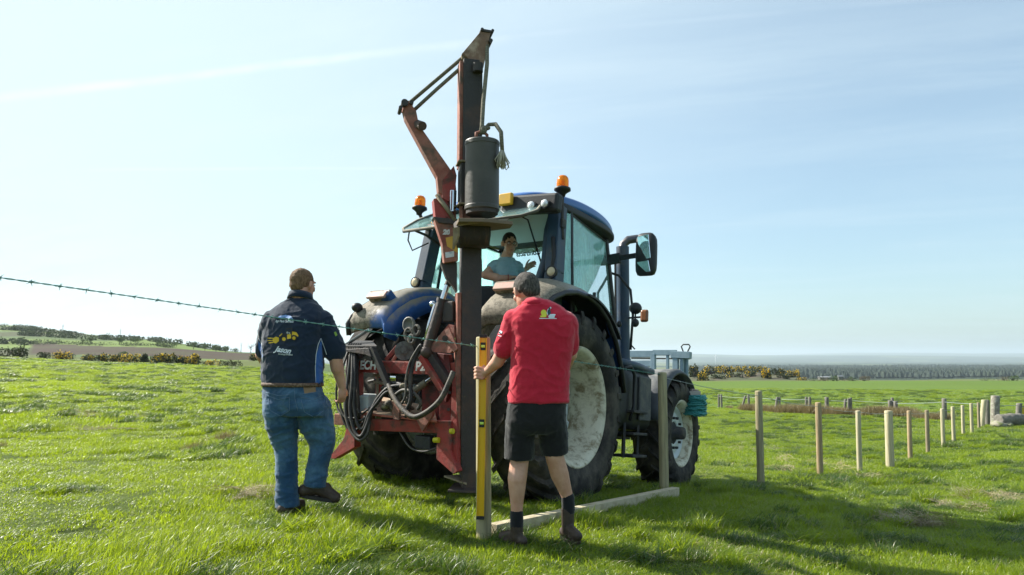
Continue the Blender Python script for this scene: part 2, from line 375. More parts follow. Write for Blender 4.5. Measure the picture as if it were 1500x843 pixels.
def tuft(name, n, rad, h, w, lean, m, dry=.05, flat=0., seed=0, seg=3):
    rg = np.random.default_rng(seed); vs = []; fs = []; sh = []; dr = []
    for i in range(n):
        a = rg.uniform(0, 6.283); q = rad*math.sqrt(rg.uniform()); bx, by = q*math.cos(a), q*math.sin(a)
        da = rg.normal(.6, 1.3) if flat == 0 else rg.uniform(0, 6.283); L = h*rg.uniform(.45, 1.15); ln = lean*rg.uniform(.3, 1.5)+flat
        wd = w*rg.uniform(.6, 1.3); pa = rg.uniform(0, 3.1416); wx, wy = math.cos(pa)*wd/2, math.sin(pa)*wd/2
        o = len(vs); s_ = rg.uniform(); d_ = 1. if rg.uniform() < dry else 0.
        for k in range(seg+1):
            u = k/seg; rch = L*(ln*u*u); z = L*(u-.42*min(ln, 1.6)*u*u) if flat == 0 else L*.25*u*(1-u)+.01
            cx, cy = bx+math.cos(da)*rch, by+math.sin(da)*rch; tp = (1-u)**.7
            if k < seg: vs += [(cx-wx*tp, cy-wy*tp, z), (cx+wx*tp, cy+wy*tp, z)]; sh += [s_]*2; dr += [d_]*2
            else: vs.append((cx, cy, z)); sh.append(s_); dr.append(d_)
        for k in range(seg-1): fs.append((o+2*k, o+2*k+1, o+2*k+3, o+2*k+2))
        fs.append((o+2*seg-2, o+2*seg-1, o+2*seg))
    me = bpy.data.meshes.new(name); me.from_pydata(vs, [], fs); me.materials.append(m)
    for nm, arr in (('shade', sh), ('dry', dr)):
        at_ = me.attributes.new(nm, 'FLOAT', 'POINT'); at_.data.foreach_set('value', arr)
    me.polygons.foreach_set('use_smooth', [True]*len(fs)); me.update(); return me
def scatter(name, pts, rotz, scl, idx, meshes, label, cat, normal_tilt=None, kind='stuff'):
    """one ground-cover object: tufts instanced on points by geometry nodes"""
    me = bpy.data.meshes.new(name); me.from_pydata([tuple(p) for p in pts], [], [])
    a = me.attributes.new('rot', 'FLOAT_VECTOR', 'POINT'); rv = np.zeros((len(pts), 3)); rv[:, 2] = rotz
    if normal_tilt is not None: rv[:, :2] = normal_tilt
    a.data.foreach_set('vector', rv.ravel())
    a = me.attributes.new('scl', 'FLOAT_VECTOR', 'POINT'); a.data.foreach_set('vector', np.asarray(scl, float).ravel())
    a = me.attributes.new('pick', 'INT', 'POINT'); a.data.foreach_set('value', np.asarray(idx, np.int32))
    o = link(name, me); tag(o, label, cat, kind=kind)
    ng = bpy.data.node_groups.new(name, 'GeometryNodeTree'); ng.interface.new_socket('Geometry', in_out='INPUT', socket_type='NodeSocketGeometry'); ng.interface.new_socket('Geometry', in_out='OUTPUT', socket_type='NodeSocketGeometry')
    N = ng.nodes; Lk = ng.links; gi = N.new('NodeGroupInput'); go = N.new('NodeGroupOutput'); jn = N.new('GeometryNodeJoinGeometry')
    def attr(nm, ty):
        n = N.new('GeometryNodeInputNamedAttribute'); n.data_type = ty; n.inputs[0].default_value = nm; return n.outputs[0]
    pk = attr('pick', 'INT')
    m2p = N.new('GeometryNodeMeshToPoints'); Lk.new(gi.outputs[0], m2p.inputs[0])
    for k, ms in enumerate(meshes):
        so = bpy.data.objects.new(ms.name, ms)            # geometry source only, never linked to the scene
        oi = N.new('GeometryNodeObjectInfo'); oi.inputs[0].default_value = so; oi.transform_space = 'ORIGINAL'
        cmp_ = N.new('FunctionNodeCompare'); cmp_.data_type = 'INT'; cmp_.operation = 'EQUAL'
        ii = [s_ for s_ in cmp_.inputs if s_.type == 'INT']; Lk.new(pk, ii[0]); ii[1].default_value = k
        ip = N.new('GeometryNodeInstanceOnPoints'); Lk.new(m2p.outputs[0], ip.inputs['Points']); Lk.new(cmp_.outputs[0], ip.inputs['Selection']); Lk.new(oi.outputs['Geometry'], ip.inputs['Instance'])
        e2r = N.new('FunctionNodeEulerToRotation'); Lk.new(attr('rot', 'FLOAT_VECTOR'), e2r.inputs[0]); Lk.new(e2r.outputs[0], ip.inputs['Rotation']); Lk.new(attr('scl', 'FLOAT_VECTOR'), ip.inputs['Scale'])
        Lk.new(ip.outputs[0], jn.inputs[0])
    Lk.new(jn.outputs[0], go.inputs[0]); md = o.modifiers.new('scatter', 'NODES'); md.node_group = ng
    return o
# patches near, larger and coarser far
near = [tuft('tuft_near%d' % k, 210, .15, (.055, .075, .052, .10)[k], .0056, (.5, .9, 1.3, .8)[k], GM, (.03, .06, .14, .05)[k], seed=k) for k in range(4)]
midt = [tuft('tuft_mid%d' % k, 240, .38, (.065, .09, .055)[k], .011, (.6, .9, 1.3)[k], GM, (.03, .06, .14)[k], seed=10+k) for k in range(3)]
fart = [tuft('tuft_far%d' % k, 160, 1.0, (.09, .12)[k], .035, .7, GM, .06, seed=20+k, seg=2) for k in range(2)]
def ring_pts(r0, r1, cell, hang=62):
    n = int(math.radians(2*hang)/2*(r1*r1-r0*r0)/(cell*cell))
    r = np.sqrt(rng.uniform(r0*r0, r1*r1, n)); a = np.radians(rng.uniform(-hang, hang, n)); return r*np.sin(a), r*np.cos(a)
P = []; I = []; Sc = []
def addp(x, y, choose, s0, lump=True):
    z = zg(x, y); k = vnoise(x*.55, y*.55, 41)+.7*vnoise(x*1.9, y*1.9, 42)+.35*vnoise(x*.12, y*.12, 43)+.65*vnoise(x*4.3, y*4.3, 46)
    big = np.clip(.70+.28*k+.4*np.clip(k-.9, 0, 1), .46, 1.35)
    dryk = vnoise(x*.8+20, y*.5, 44)+.6*vnoise(x*.17, y*.17+5, 45)
    pk = choose(k, dryk, len(x)); P.append(np.stack([x, y, z-.008], 1)); I.append(pk)
    s = s0*rng.uniform(.85, 1.2, len(x)); Sc.append(np.stack([s, s, s*big*rng.uniform(.75, 1.25, len(x))], 1))
def ch_near(k, dk, n): p = rng.integers(0, 2, n); p[dk > .55] = 2; p[(k > .9) & (rng.uniform(size=n) < .5)] = 3; return p
def ch_mid(k, dk, n): p = 4+rng.integers(0, 2, n); p[dk > .5] = 6; return p
def ch_far(k, dk, n): return 7+rng.integers(0, 2, n)
addp(*ring_pts(1.2, 8.5, .125), ch_near, 1.0); addp(*ring_pts(8.5, 13, .17), ch_near, 1.1)
addp(*ring_pts(12, 30, .36), ch_mid, 1.0); addp(*ring_pts(28, 62, .62), ch_mid, 1.4); addp(*ring_pts(58, 130, 1.6), ch_far, 1.0)
rank = [tuft('tuft_rank%d' % k, 260, (.10, .12, .09)[k], (.135, .11, .15)[k], .0062, (1.0, 1.3, .8)[k], (DKM, DKM, GM)[k], .06, seed=50+k) for k in range(3)]
for r0, r1, n, s0 in ((2, 9, 900, .8), (9, 20, 2600, 1.0), (20, 45, 5200, 1.6), (45, 120, 7500, 2.8)):
    r_ = np.sqrt(rng.uniform(r0*r0, r1*r1, n)); a_ = np.radians(rng.uniform(-62, 62, n)); x, y = r_*np.sin(a_), r_*np.cos(a_)
    kk = vnoise(x*.35+7, y*.35, 48)+.8*vnoise(x*1.4, y*1.4, 49) > -.1; x, y = x[kk], y[kk]
    P.append(np.stack([x, y, zg(x, y)-.01], 1)); I.append(9+rng.integers(0, 3, len(x))); s_ = s0*rng.uniform(.5, 1.4, len(x)); Sc.append(np.stack([s_*rng.uniform(.9, 1.9, len(x)), s_, s_**.5*rng.uniform(.7, 1.2, len(x))], 1))
P = np.vstack(P); I = np.concatenate(I); Sc = np.vstack(Sc)
scatter('grass', P, rng.uniform(-.6, .9, len(P)), Sc, I, near+midt+fart+rank, 'short tufted pasture grass covering the whole field', 'grass')
# straw like dead patches and dry litter
DM = blade_mat('dry_litter', (.15, .10, .05), (.42, .32, .17), .15, (.4, .3, .15))
litter = [tuft('litter%d' % k, 110, .24, .13, .009, .9, DM, .35, flat=1.0, seed=30+k) for k in range(2)]
P = []; I = []; Sc = []
for px, Y, w, d_, n in ((1322, 6.1, .30, .07, 16), (385, 5.75, .25, .07, 13), (1345, 6.0, .15, .05, 6), (1440, 8.5, .5, .1, 12), (1215, 11, 1.4, .3, 14), (1375, 7.2, .3, .1, 5), (1060, 19, 3, .8, 26), (1165, 13.5, 1.8, .4, 16), (175, 10.5, .5, .15, 9), (130, 12, .9, .15, 8)):
    X0 = (px-750)/1000*Y
    for _ in range(n):
        x, y = X0+rng.normal()*w*.5, Y+rng.normal()*d_; P.append(G(x, y, rng.uniform(.02, .06) if Y < 9 else .02)); I.append(int(rng.integers(0, 2))); q_ = rng.uniform(.25, .62)*(1+Y/22); Sc.append([q_, q_, q_*.8])
scatter('dead_grass', P, rng.uniform(0, 6.28, len(P)), Sc, I, litter, 'pale brown patches of dead grass and straw lying on the pasture', 'dead grass', normal_tilt=rng.normal(0, .28, (len(P), 2)))

# ------------------------------------------------------------------ vegetation built of leaf clumps
def leaf_cloud(n, blobs, size, seed=0, colfn=None, spike=0.):
    """n small faces spread through ellipsoid blobs [(cx,cy,cz,rx,ry,rz)]"""
    rg = np.random.default_rng(seed); bl = np.array(blobs); wt = bl[:, 3]*bl[:, 4]+bl[:, 4]*bl[:, 5]; k = rg.choice(len(bl), n, p=wt/wt.sum())
    d = rg.normal(size=(n, 3)); d /= np.linalg.norm(d, axis=1)[:, None]; q = rg.uniform(.35, 1, n)**.4*(1+.14*rg.normal(size=n))
    c = bl[k, :3]+d*bl[k, 3:]*q[:, None]; c[:, 2] = np.maximum(c[:, 2], .02*size)
    a = rg.normal(size=(n, 3)); a /= np.linalg.norm(a, axis=1)[:, None]; b = np.cross(a, rg.normal(size=(n, 3))); b /= np.linalg.norm(b, axis=1)[:, None]
    s = size*rg.uniform(.5, 1.3, n)[:, None]; a[:, 2] += spike
    V = np.concatenate([c-a*s*.6, c+b*s*.5, c+a*s*.7, c-b*s*.45]).reshape(4, n, 3).transpose(1, 0, 2).reshape(-1, 3)
    F = np.arange(4*n).reshape(-1, 4); return V, F
def leaf_obj(name, VF, m, parent=None):
    me = bpy.data.meshes.new(name); me.from_pydata(VF[0].tolist(), [], VF[1].tolist()); me.materials.append(m); me.update(); return link(name, me, parent)
def leaf_mat(name, a, b, trans=.25, sc=1.2):
    m = bpy.data.materials.new(name); m.use_nodes = True; t = NT(m.node_tree); t.n.remove(t.n['Principled BSDF'])
    pos = t.node('ShaderNodeNewGeometry').outputs['Position']; oi = t.node('ShaderNodeNewGeometry').outputs['Random Per Island']
    col = t.mix(t.math('ADD', t.math('MULTIPLY', oi, .6), t.math('MULTIPLY', t.noise(pos, sc, 3), .5)), a, b)
    d = t.node('ShaderNodeBsdfPrincipled'); t.l.new(col, d.inputs['Base Color']); d.inputs['Roughness'].default_value = .7; d.inputs['Specular IOR Level'].default_value = .2
    tr = t.node('ShaderNodeBsdfTranslucent'); t.l.new(col, tr.inputs['Color']); mx = t.node('ShaderNodeMixShader'); mx.inputs[0].default_value = trans
    t.l.new(d.outputs[0], mx.inputs[1]); t.l.new(tr.outputs[0], mx.inputs[2]); t.l.new(mx.outputs[0], t.n['Material Output'].inputs['Surface']); return m
GORSE = leaf_mat('gorse_leaf', (.028, .042, .016), (.075, .085, .035)); GREEN = leaf_mat('hedge_leaf', (.05, .08, .025), (.10, .15, .045)); FLOW = leaf_mat('gorse_flower', (.72, .44, .01), (.82, .58, .03), .3)
SCRUB = leaf_mat('dry_scrub', (.10, .085, .05), (.17, .14, .09)); BARK = mat('bark', (.11, .09, .07), .9, bump=(20, .5))
_seed = [100]
def shrub(name, px, pyb, Y, wpx, hpx, flower, label, group, leafm=GORSE, n=500, lumps=4, cat='bush', dscale=.8):
    _seed[0] += 1; rg = np.random.default_rng(_seed[0]); X = (px-750)/1000*Y; z = float(zg(X, Y)) if pyb is None else at(px, pyb, Y).z
    w = wpx*Y/1000; h = hpx*Y/1000; bl = []
    for k in range(lumps):
        u = (k+.5)/lumps-.5; bl.append((u*w*.8+rg.normal()*w*.04, rg.uniform(-.25, .25)*w*dscale, h*rg.uniform(.28, .42), w/lumps*rg.uniform(.65, 1.0), w*dscale/lumps*1.1+.2, h*rg.uniform(.40, .62)))
    root = thing(name, label, cat, (X, Y, z), group)
    leaf_obj('foliage', leaf_cloud(n, bl, max(h, .5)*.13, _seed[0]), leafm, root)
    if flower > 0:
        bl2 = [(b[0]+rg.normal()*.1*b[3], b[1], b[2]+b[5]*.25, b[3]*.85, b[4]*.9, b[5]*.85) for b in bl if rg.uniform() < .45+flower] or bl[:1]
        leaf_obj('blossom', leaf_cloud(int(n*flower*1.1)+14, bl2, max(h, .5)*.09, _seed[0]+5000), FLOW, root)
    sm = MB()
    for k in range(4): sm.tube([(rg.uniform(-.2, .2)*w, 0, -.1), (rg.uniform(-.3, .3)*w, rg.uniform(-.2, .2)*w*dscale, h*.5)], [.05*h, .02*h], 6)
    sm.obj('stem', BARK, root); return root
gl = 'gorse bushes along the upper edge of the pasture'
for i, (px, w, yt, yb, fl, lab) in enumerate([
    (26, 44, 506, 524, .0, 'broad dark bush at the far left end of the gorse line'), (66, 16, 516, 525, .0, 'small dark bush right of the broad dark bush'),
    (96, 28, 515, 527, .6, 'yellow topped gorse bush standing apart between two gaps'), (132, 22, 519, 529, .15, 'low dull gorse at the start of the long gorse run'),
    (150, 20, 518, 531, .1, 'dark round gorse bush beside the low dull gorse'), (172, 20, 519, 531, .35, 'gorse bush with scattered flowers left of the widest yellow one'), (194, 34, 519, 533, .7, 'widest yellow flowering gorse bush of the run'),
    (214, 14, 519, 533, .0, 'narrow green bush in the middle of the gorse run'), (233, 26, 521, 535, .05, 'dark spreading gorse bush in front of the pale one'), (246, 28, 517, 532, .5, 'tall pale yellow gorse bush standing up behind'),
    (266, 20, 520, 535, .1, 'dark gorse bush between pale and orange flowering ones'), (284, 24, 520, 535, .75, 'orange yellow gorse bush near the right of the run'), (308, 34, 528, 537, .3, 'very low brownish gorse patch right of the orange bush'),
    (342, 32, 527, 537, .0, 'flat dark bush at the right end of the gorse line'), (374, 14, 518, 527, .1, 'little round bush beside the navy shirted man')]):
    shrub('gorse_bush', px, yb+1, 108-i*.9, w, yb-yt+2, fl, lab, gl, n=650)
# hill: small trees and shrubs
def tree(px, py, Y, hpx, wpx, label, group, leafm=GREEN, n=420, bare=False):
    _seed[0] += 1; rg = np.random.default_rng(_seed[0]); p = at(px, py, Y); p.z = float(zg(p.x, p.y))-.1; h = hpx*Y/1000; w = wpx*Y/1000
    root = thing('small_tree', label, 'tree', p, group); tr = MB(); tr.tube([(0, 0, 0), (.02*h, 0, h*.35), (0, .02*h, h*.8)], [h*.035, h*.025, h*.008], 8)
    for k in range(14 if bare else 6):
        a = rg.uniform(0, 6.28); z0 = h*rg.uniform(.25, .6); L = w*rg.uniform(.3, .5); tr.tube([(0, 0, z0), (L*.5*math.cos(a), L*.5*math.sin(a), z0+h*.14), (L*math.cos(a), L*math.sin(a), z0+h*rg.uniform(.2, .4))], [h*.014, h*.01, h*.003], 5)
    tr.obj('trunk', BARK, root)
    if not bare:
        bl = [(rg.uniform(-.3, .3)*w, rg.uniform(-.3, .3)*w, h*rg.uniform(.4, .78), w*rg.uniform(.2, .34), w*rg.uniform(.2, .34), h*rg.uniform(.14, .24)) for _ in range(7)]
        leaf_obj('crown', leaf_cloud(n, bl, h*.075, _seed[0]), leafm, root)
    return root
gt = 'small trees on the hillside'
for px, py, h, w, lab in ((133, 499, 13, 12, 'round tree on the hill, tallest of the left pair'), (122, 500, 8, 9, 'smaller tree left of the tallest hillside tree'), (175, 505, 13, 11, 'dark upright tree below the hill mast'), (198, 508, 12, 15, 'broad tree beside the ploughed field, left of centre'),
                          (231, 506, 8, 8, 'single small tree right of the broad one'), (255, 511, 10, 11, 'tree standing at the top edge of the ploughed field'), (283, 516, 13, 14, 'leftmost tree of the hedge row behind the ploughed field'), (300, 517, 12, 13, 'second tree of the hedge row behind the ploughed field'),
                          (316, 519, 12, 14, 'third tree of the hedge row behind the ploughed field'), (330, 520, 10, 11, 'last tree of the hedge row behind the ploughed field'), (345, 521, 9, 12, 'low spreading tree left of the bare tree'), (180, 520, 10, 12, 'pale green tree in front of the ploughed field')):
    tree(px, py, 232 if py == 520 and px == 180 else 380-px*.1, h, w, lab, gt)
tree(367, 523, 360, 17, 15, 'bare leafless tree beside the shoulder of the navy shirted man', gt, bare=True)
hg = MB(); rg = np.random.default_rng(5); VV = []; FF = []; off = 0
for (x0, y0, x1, y1, Y, n, hh) in ((0, 480, 60, 482, 600, 16, 2.4), (60, 476, 190, 488, 650, 5, 1.2), (0, 492, 110, 487, 520, 30, 3.5), (30, 499, 140, 503, 430, 30, 3), (110, 489, 230, 496, 560, 9, 2), (150, 497, 330, 511, 450, 44, 3.5), (0, 503, 38, 507, 340, 10, 3), (200, 491, 360, 514, 600, 12, 1.6), (40, 505, 250, 508, 352, 46, 1.6), (60, 485, 120, 495, 560, 12, 3)):
    for k in range(n):
        u = rg.uniform(); p = at(x0+(x1-x0)*u, y0, Y+rg.normal()*6); p.z = float(zg(p.x, p.y)); w = rg.uniform(2, 5.5)
        V_, F_ = leaf_cloud(55, [(0, 0, hh*.4, w, 2, hh*rg.uniform(.4, .7))], hh*.28, int(rg.integers(1e6))); VV.append(V_+np.array(p)); FF.append(F_+off); off += len(V_)
o = leaf_obj('hedgerow', (np.vstack(VV), np.vstack(FF)), leaf_mat('hill_hedge', (.035, .05, .022), (.075, .095, .04))); tag(o, 'dark hedges and scrub patches running across the hillside', 'hedges', kind='stuff')
# masts on the hill
STEEL = mat('galvanised_dull', (.35, .36, .37), .5, .6)
for px, py, Y, h, lab in ((92, 483, 600, 11, 'thin pole mast on the hill skyline, far left'), (176, 493, 600, 14, 'tallest lattice mast on the hill skyline'), (190, 494, 640, 8, 'short pole just right of the lattice mast'), (353, 515, 560, 14, 'pole standing above the bare tree on the low skyline')):
    p = at(px, py, Y); p.z = float(zg(p.x, p.y))-.5; hm = h*Y/1000+1; q = MB()
    q.tube([(0, 0, 0), (0, 0, hm)], [.35, .15], 8); q.box((0, 0, hm*.86), (2.4, .2, .2)); q.box((0, 0, hm*.72), (1.8, .2, .2))
    o = q.obj('mast', STEEL); o.location = p; tag(o, lab, 'mast', 'masts on the hill')
# gorse covered knoll on the right
gk = 'gorse bushes on the knoll'
rg = np.random.default_rng(3)
kn = [(1014, 14, 548, 14, .1, 250), (1026, 18, 556, 12, .75, 240), (1040, 24, 546, 12, .3, 262), (1050, 22, 556, 10, .0, 243), (1062, 26, 544, 10, .45, 265), (1072, 26, 553, 11, .05, 246), (1085, 28, 544, 10, .4, 266), (1098, 22, 553, 12, .1, 248), (1110, 28, 545, 11, .3, 262),
      (1121, 14, 554, 14, .85, 244), (1136, 22, 549, 12, .05, 256), (1145, 20, 555, 10, .0, 245), (1158, 26, 549, 9, .6, 258), (1170, 18, 558, 7, .5, 240), (1033, 14, 547, 8, .0, 268)]
pos_lab = ['dark gorse bush beside the galvanised rack on the knoll', 'bright yellow gorse bush low on the left of the knoll', 'yellow flecked gorse on the knoll crest, leftmost', 'brown dark gorse low on the knoll, beside the yellow bush', 'half yellow gorse on the crest above the brown one', 'dark gorse spreading across the middle of the knoll', 'yellow crested gorse above the dark spreading one',
           'dark gorse left of the brightest yellow bush', 'flowering gorse on the crest behind the brightest bush', 'brightest yellow gorse bush, right of the knoll centre', 'dark gorse just right of the brightest bush', 'dark low gorse at the right foot of the knoll', 'yellow gorse on the right shoulder of the knoll', 'last low gorse at the right tail of the knoll', 'small green bush high on the left of the knoll']
for (px, w, yb, h, fl, Y), lab in zip(kn, pos_lab): shrub('gorse_bush', px, yb+4, Y, w, h+3, fl, lab, gk, n=520, lumps=5)
kb = MB()   # knoll itself
nx, ny = 60, 14; vs = []
for j in range(ny):
    for i in range(nx):
        px = 985+215*i/(nx-1); Y = 236+70*j/(ny-1); x = (px-750)/1000*Y
        e = max(0, math.sin(math.pi*i/(nx-1)))**.7*math.sin(math.pi*min(1, (j/(ny-1))*1.15))
        vs.append((x, Y, float(zg(x, Y))-.3+3.0*e*(1+.15*math.sin(px*.2))*(1-.35*max(0, (px-1100)/100))))
kb.add(vs, [(j*nx+i, j*nx+i+1, (j+1)*nx+i+1, (j+1)*nx+i) for j in range(ny-1) for i in range(nx-1)], True)
o = kb.obj('hill', mat('rough_ground', (.062, .070, .028), .95, var=((.085, .065, .04), .12, .45, .6))); tag(o, kind='structure')
for i, px in enumerate((1188, 1202, 1218, 1232, 1246, 1262, 1440, 1465, 1480)):
    shrub('scrub_bush', px, None, 205, 18, 5+(i % 3)*2, 0, 'low brown scrub on the far pasture edge, %s' % ('right of the knoll' if px < 1300 else 'above the gate'), 'scrub on the far pasture edge', SCRUB if i % 2 else GREEN, n=220, lumps=4)
# farm buildings far off
for px, py, Y, w, h, lab in ((1208, 552, 322, 5.4, 1.1, 'long low pale shed roof among the far scrub'), (1231, 551, 330, 2.2, 1.7, 'small white farmhouse right of the long shed')):
    p = at(px, py, Y); p.z = float(zg(p.x, p.y))+.3; q = MB(); w_ = w; d_ = w*.45; q.box((0, 0, h*.4-.5), (w_, d_, h*.8+1)); root = thing('farm_building', lab, 'building', (p.x, p.y, p.z), 'farm buildings far off')
    q.obj('wall', mat('lime_wash', (.15, .155, .15), .8), root)
    rf = MB(); rf.prism([(-w_/2-.2, -d_/2-.3, h*.8), (-w_/2-.2, d_/2+.3, h*.8), (-w_/2-.2, 0, h*1.3)], (1, 0, 0), .01); k = [Vector(v) for v in rf.v[:3]]
    rf = MB(); rf.add(k+[v+Vector((w_+.4, 0, 0)) for v in k], [(0, 1, 2), (3, 5, 4), (0, 3, 4, 1), (1, 4, 5, 2), (2, 5, 3, 0)]); rf.obj('roof', mat('roof_sheet', (.2, .21, .22), .7), root)
# far wood
rg = np.random.default_rng(9); VV = []; FF = []; off = 0
th_ = np.linspace(0, 2*math.pi, 7)[:6]
def cone_tree(x, y, z, h, r):
    vs = []
    for q, zz in ((.55, 0), (1., .3), (.62, .68), (.22, .93)):
        for a in th_: k = q*r*rg.uniform(.75, 1.2); vs.append((x+k*math.cos(a), y+k*math.sin(a), z+h*zz*rg.uniform(.93, 1.05)))
    vs.append((x, y, z+h)); fs = []
    for i in range(3):
        for k in range(6): fs.append((i*6+k, i*6+(k+1) % 6, (i+1)*6+(k+1) % 6, (i+1)*6+k))
    f3 = [(18+k, 18+(k+1) % 6, 24, 24) for k in range(6)]
    return np.array(vs), fs+f3
allF = []
for _ in range(12000):
    Y = 1350*math.exp(rg.uniform()**.8*1.05); px = rg.uniform(1000, 1650)
    if Y < 2100 and px < 1130+60*math.sin(Y/130.)+max(0, (1700-Y))*.25: continue
    x = (px-750)/1000*Y
    if vnoise(np.array([x/210.]), np.array([Y/330.]), 51)[0] < -.55: continue
    h = rg.uniform(10, 16)*(1+.15*float(vnoise(np.array([x/120.]), np.array([Y/120.]), 52)[0])); v, f = cone_tree(x, Y, float(zg(x, Y))-1, h, rg.uniform(3.5, 7))
    VV.append(v); allF += [tuple(dict.fromkeys(i+off for i in q)) for q in f]; off += len(v)
me = bpy.data.meshes.new('forest'); me.from_pydata(np.vstack(VV).tolist(), [], allF); me.materials.append(mat('conifer', (.016, .030, .018), .9, var=((.030, .048, .024), .02, .45, .7))); me.update()
tag(link('forest', me), 'dark conifer forest spread across the valley beyond the pasture', 'forest', kind='stuff')
# one wind turbine far away
p = at(1048, 531, 5200); tb = thing('wind_turbine', 'faint distant wind turbine above the gorse knoll', 'wind turbine', (p.x, p.y, p.z-20))
q = MB(); q.tube([(0, 0, 0), (0, 0, 72)], [2.2, 1.2], 10); WH = mat('turbine_white', (.8, .8, .8), .5); q.obj('tower', WH, tb); MB().box((0, -1, 73), (3, 8, 3)).obj('nacelle', WH, tb)
for k in range(3):
    a = R(15+120*k); q = MB(); q.prism([(-1, -5.5, 73), (math.sin(a)*34, -5.5, 73+math.cos(a)*34), (1.5, -5.5, 74)], (0, 1, 0), .5); q.obj('blade', WH, tb)
# ------------------------------------------------------------------ tractor (local frame: X right, Y forward, Z up, origin under the rear axle)
HEAD = R(33); DIP = R(6.5)
tractor = thing('tractor', 'muddy blue farm tractor facing away with open rear window and big cream wheel rims', 'tractor')
TM = Matrix.Translation((-.295, 7.056, .743)) @ Matrix.Rotation(-HEAD, 4, 'Z') @ Matrix.Rotation(-DIP, 4, 'X') @ Matrix.Translation((0, 0, -.88))
tractor.matrix_world = TM; TI = TM.inverted()
def loc(px, py, axis, val):
    """photo pixel -> tractor local point on the plane axis = val"""
    a = TI @ Vector((0, 0, CAMZ)); b = TI @ at(px, py, 5)-a
    return a+b*((val-a[axis])/b[axis])
MUD = (.30, .26, .19)
BLUE = mat('tractor_blue', (.024, .125, .40), .32, spec=.5, coat=.3, mud=((.26, .235, .18), 7, 1.15, 1.6, .9), bump=(60, .05))
BLUEF = mat('fender_blue', (.020, .085, .28), .42, mud=((.25, .22, .17), 4.5, .62, 1.00, .62), dirt=((.13, .11, .08), 26, .62, .72), bump=(90, .07))
t = NT(BLUEF.node_tree); bs_ = t.n['Principled BSDF']; tc = t.node('ShaderNodeTexCoord').outputs['Object']     # crust of field mud thrown up by the tyres
sx = t.node('ShaderNodeSeparateXYZ', i_0=tc); wl = t.math('MULTIPLY', t.math('SUBTRACT', t.math('MULTIPLY', sx.outputs[0], -1.), .60), 3.0, clamp=True); wr = t.math('MULTIPLY', t.math('MULTIPLY', t.math('GREATER_THAN', sx.outputs[0], 0.), t.math('MULTIPLY', t.math('ADD', sx.outputs[1], .05), -1.)), 1.5, clamp=True)
ff = t.ramp(t.math('ADD', t.math('ADD', wl, wr), t.math('MULTIPLY', t.math('SUBTRACT', t.noise(tc, 6, 8, .7), .5), 1.6)), .22, .60)
mc = t.mix(t.ramp(t.noise(tc, 22, 6, .7), .42, .62), (.235, .205, .155), (.12, .105, .075)); mc = t.mix(t.ramp(t.noise(tc, 70, 3, .6), .60, .70), mc, (.34, .33, .25))
old = bs_.inputs['Base Color'].links[0].from_socket; t.l.new(t.mix(ff, old, mc), bs_.inputs['Base Color'])
ro = bs_.inputs['Roughness'].links[0].from_socket if bs_.inputs['Roughness'].links else .45; t.set(bs_.inputs['Roughness'], t.math('ADD', ro, t.math('MULTIPLY', ff, .4), clamp=True))
bn = t.node('ShaderNodeBump', i_Strength=.5, i_Distance=.012); t.l.new(t.math('MULTIPLY', t.noise(tc, 28, 6, .7), ff), bn.inputs['Height']); t.l.new(bn.outputs[0], bs_.inputs['Normal'])
DBLUE = mat('dark_blue_panel', (.018, .045, .085), .45, dirt=((.14, .13, .11), 3, .45, .85), bump=(50, .1))
BLACK = mat('black_plastic', (.014, .015, .017), .55, dirt=((.11, .10, .085), 6, .55, .95), bump=(80, .15))
RUBBER = mat('tyre_rubber', (.022, .021, .020), .85, var=((.11, .096, .076), 4.5, .38, .74), bump=(35, .6), spec=.25)
CREAM = mat('cream_rim', (.66, .62, .48), .5, dirt=((.24, .19, .11), 8, .44, .66), bump=(30, .3))
WHITE = mat('white_disc', (.62, .68, .68), .45, dirt=((.28, .24, .17), 5, .62, .9))
IRON = mat('dark_casting', (.025, .027, .030), .7, dirt=((.12, .10, .08), 6, .45, .8), bump=(40, .5))
STEELB = mat('bright_steel', (.6, .62, .64), .18, 1.)
AMBER = None
def glass(name, tint, rough=.02, alpha=.8, dust_sheen=0.):
    m = bpy.data.materials.new(name); m.use_nodes = True; t = NT(m.node_tree); t.n.remove(t.n['Principled BSDF'])
    tr = t.node('ShaderNodeBsdfTransparent'); tr.inputs[0].default_value = (*tint, 1)
    gl = t.node('ShaderNodeBsdfGlossy'); gl.inputs['Roughness'].default_value = rough; gl.inputs[0].default_value = (.9, .95, .95, 1)
    fr = t.node('ShaderNodeFresnel'); fr.inputs[0].default_value = 1.5
    mx = t.node('ShaderNodeMixShader'); t.l.new(t.math('MULTIPLY', fr.outputs[0], 1.0, clamp=True), mx.inputs[0]); t.l.new(tr.outputs[0], mx.inputs[1]); t.l.new(gl.outputs[0], mx.inputs[2])
    out = mx.outputs[0]
    if dust_sheen:  # dust film whose bright teal colour also stands in for reflections on the panes
        df = t.node('ShaderNodeBsdfDiffuse'); df.inputs[0].default_value = (.42, .56, .55, 1); tl = t.node('ShaderNodeBsdfTranslucent'); tl.inputs[0].default_value = (.42, .56, .55, 1)
        a = t.node('ShaderNodeAddShader'); t.l.new(df.outputs[0], a.inputs[0]); t.l.new(tl.outputs[0], a.inputs[1])
        tc = t.node('ShaderNodeTexCoord').outputs['Object']; nn = t.ramp(t.noise(t.scaled(tc, (1, 1, .45)), 5, 8, .65, .3), .42, .8, dust_sheen*.35, dust_sheen)
        m2 = t.node('ShaderNodeMixShader'); t.l.new(nn, m2.inputs[0]); t.l.new(out, m2.inputs[1]); t.l.new(a.outputs[0], m2.inputs[2]); out = m2.outputs[0]
    t.l.new(out, t.n['Material Output'].inputs['Surface']); return m
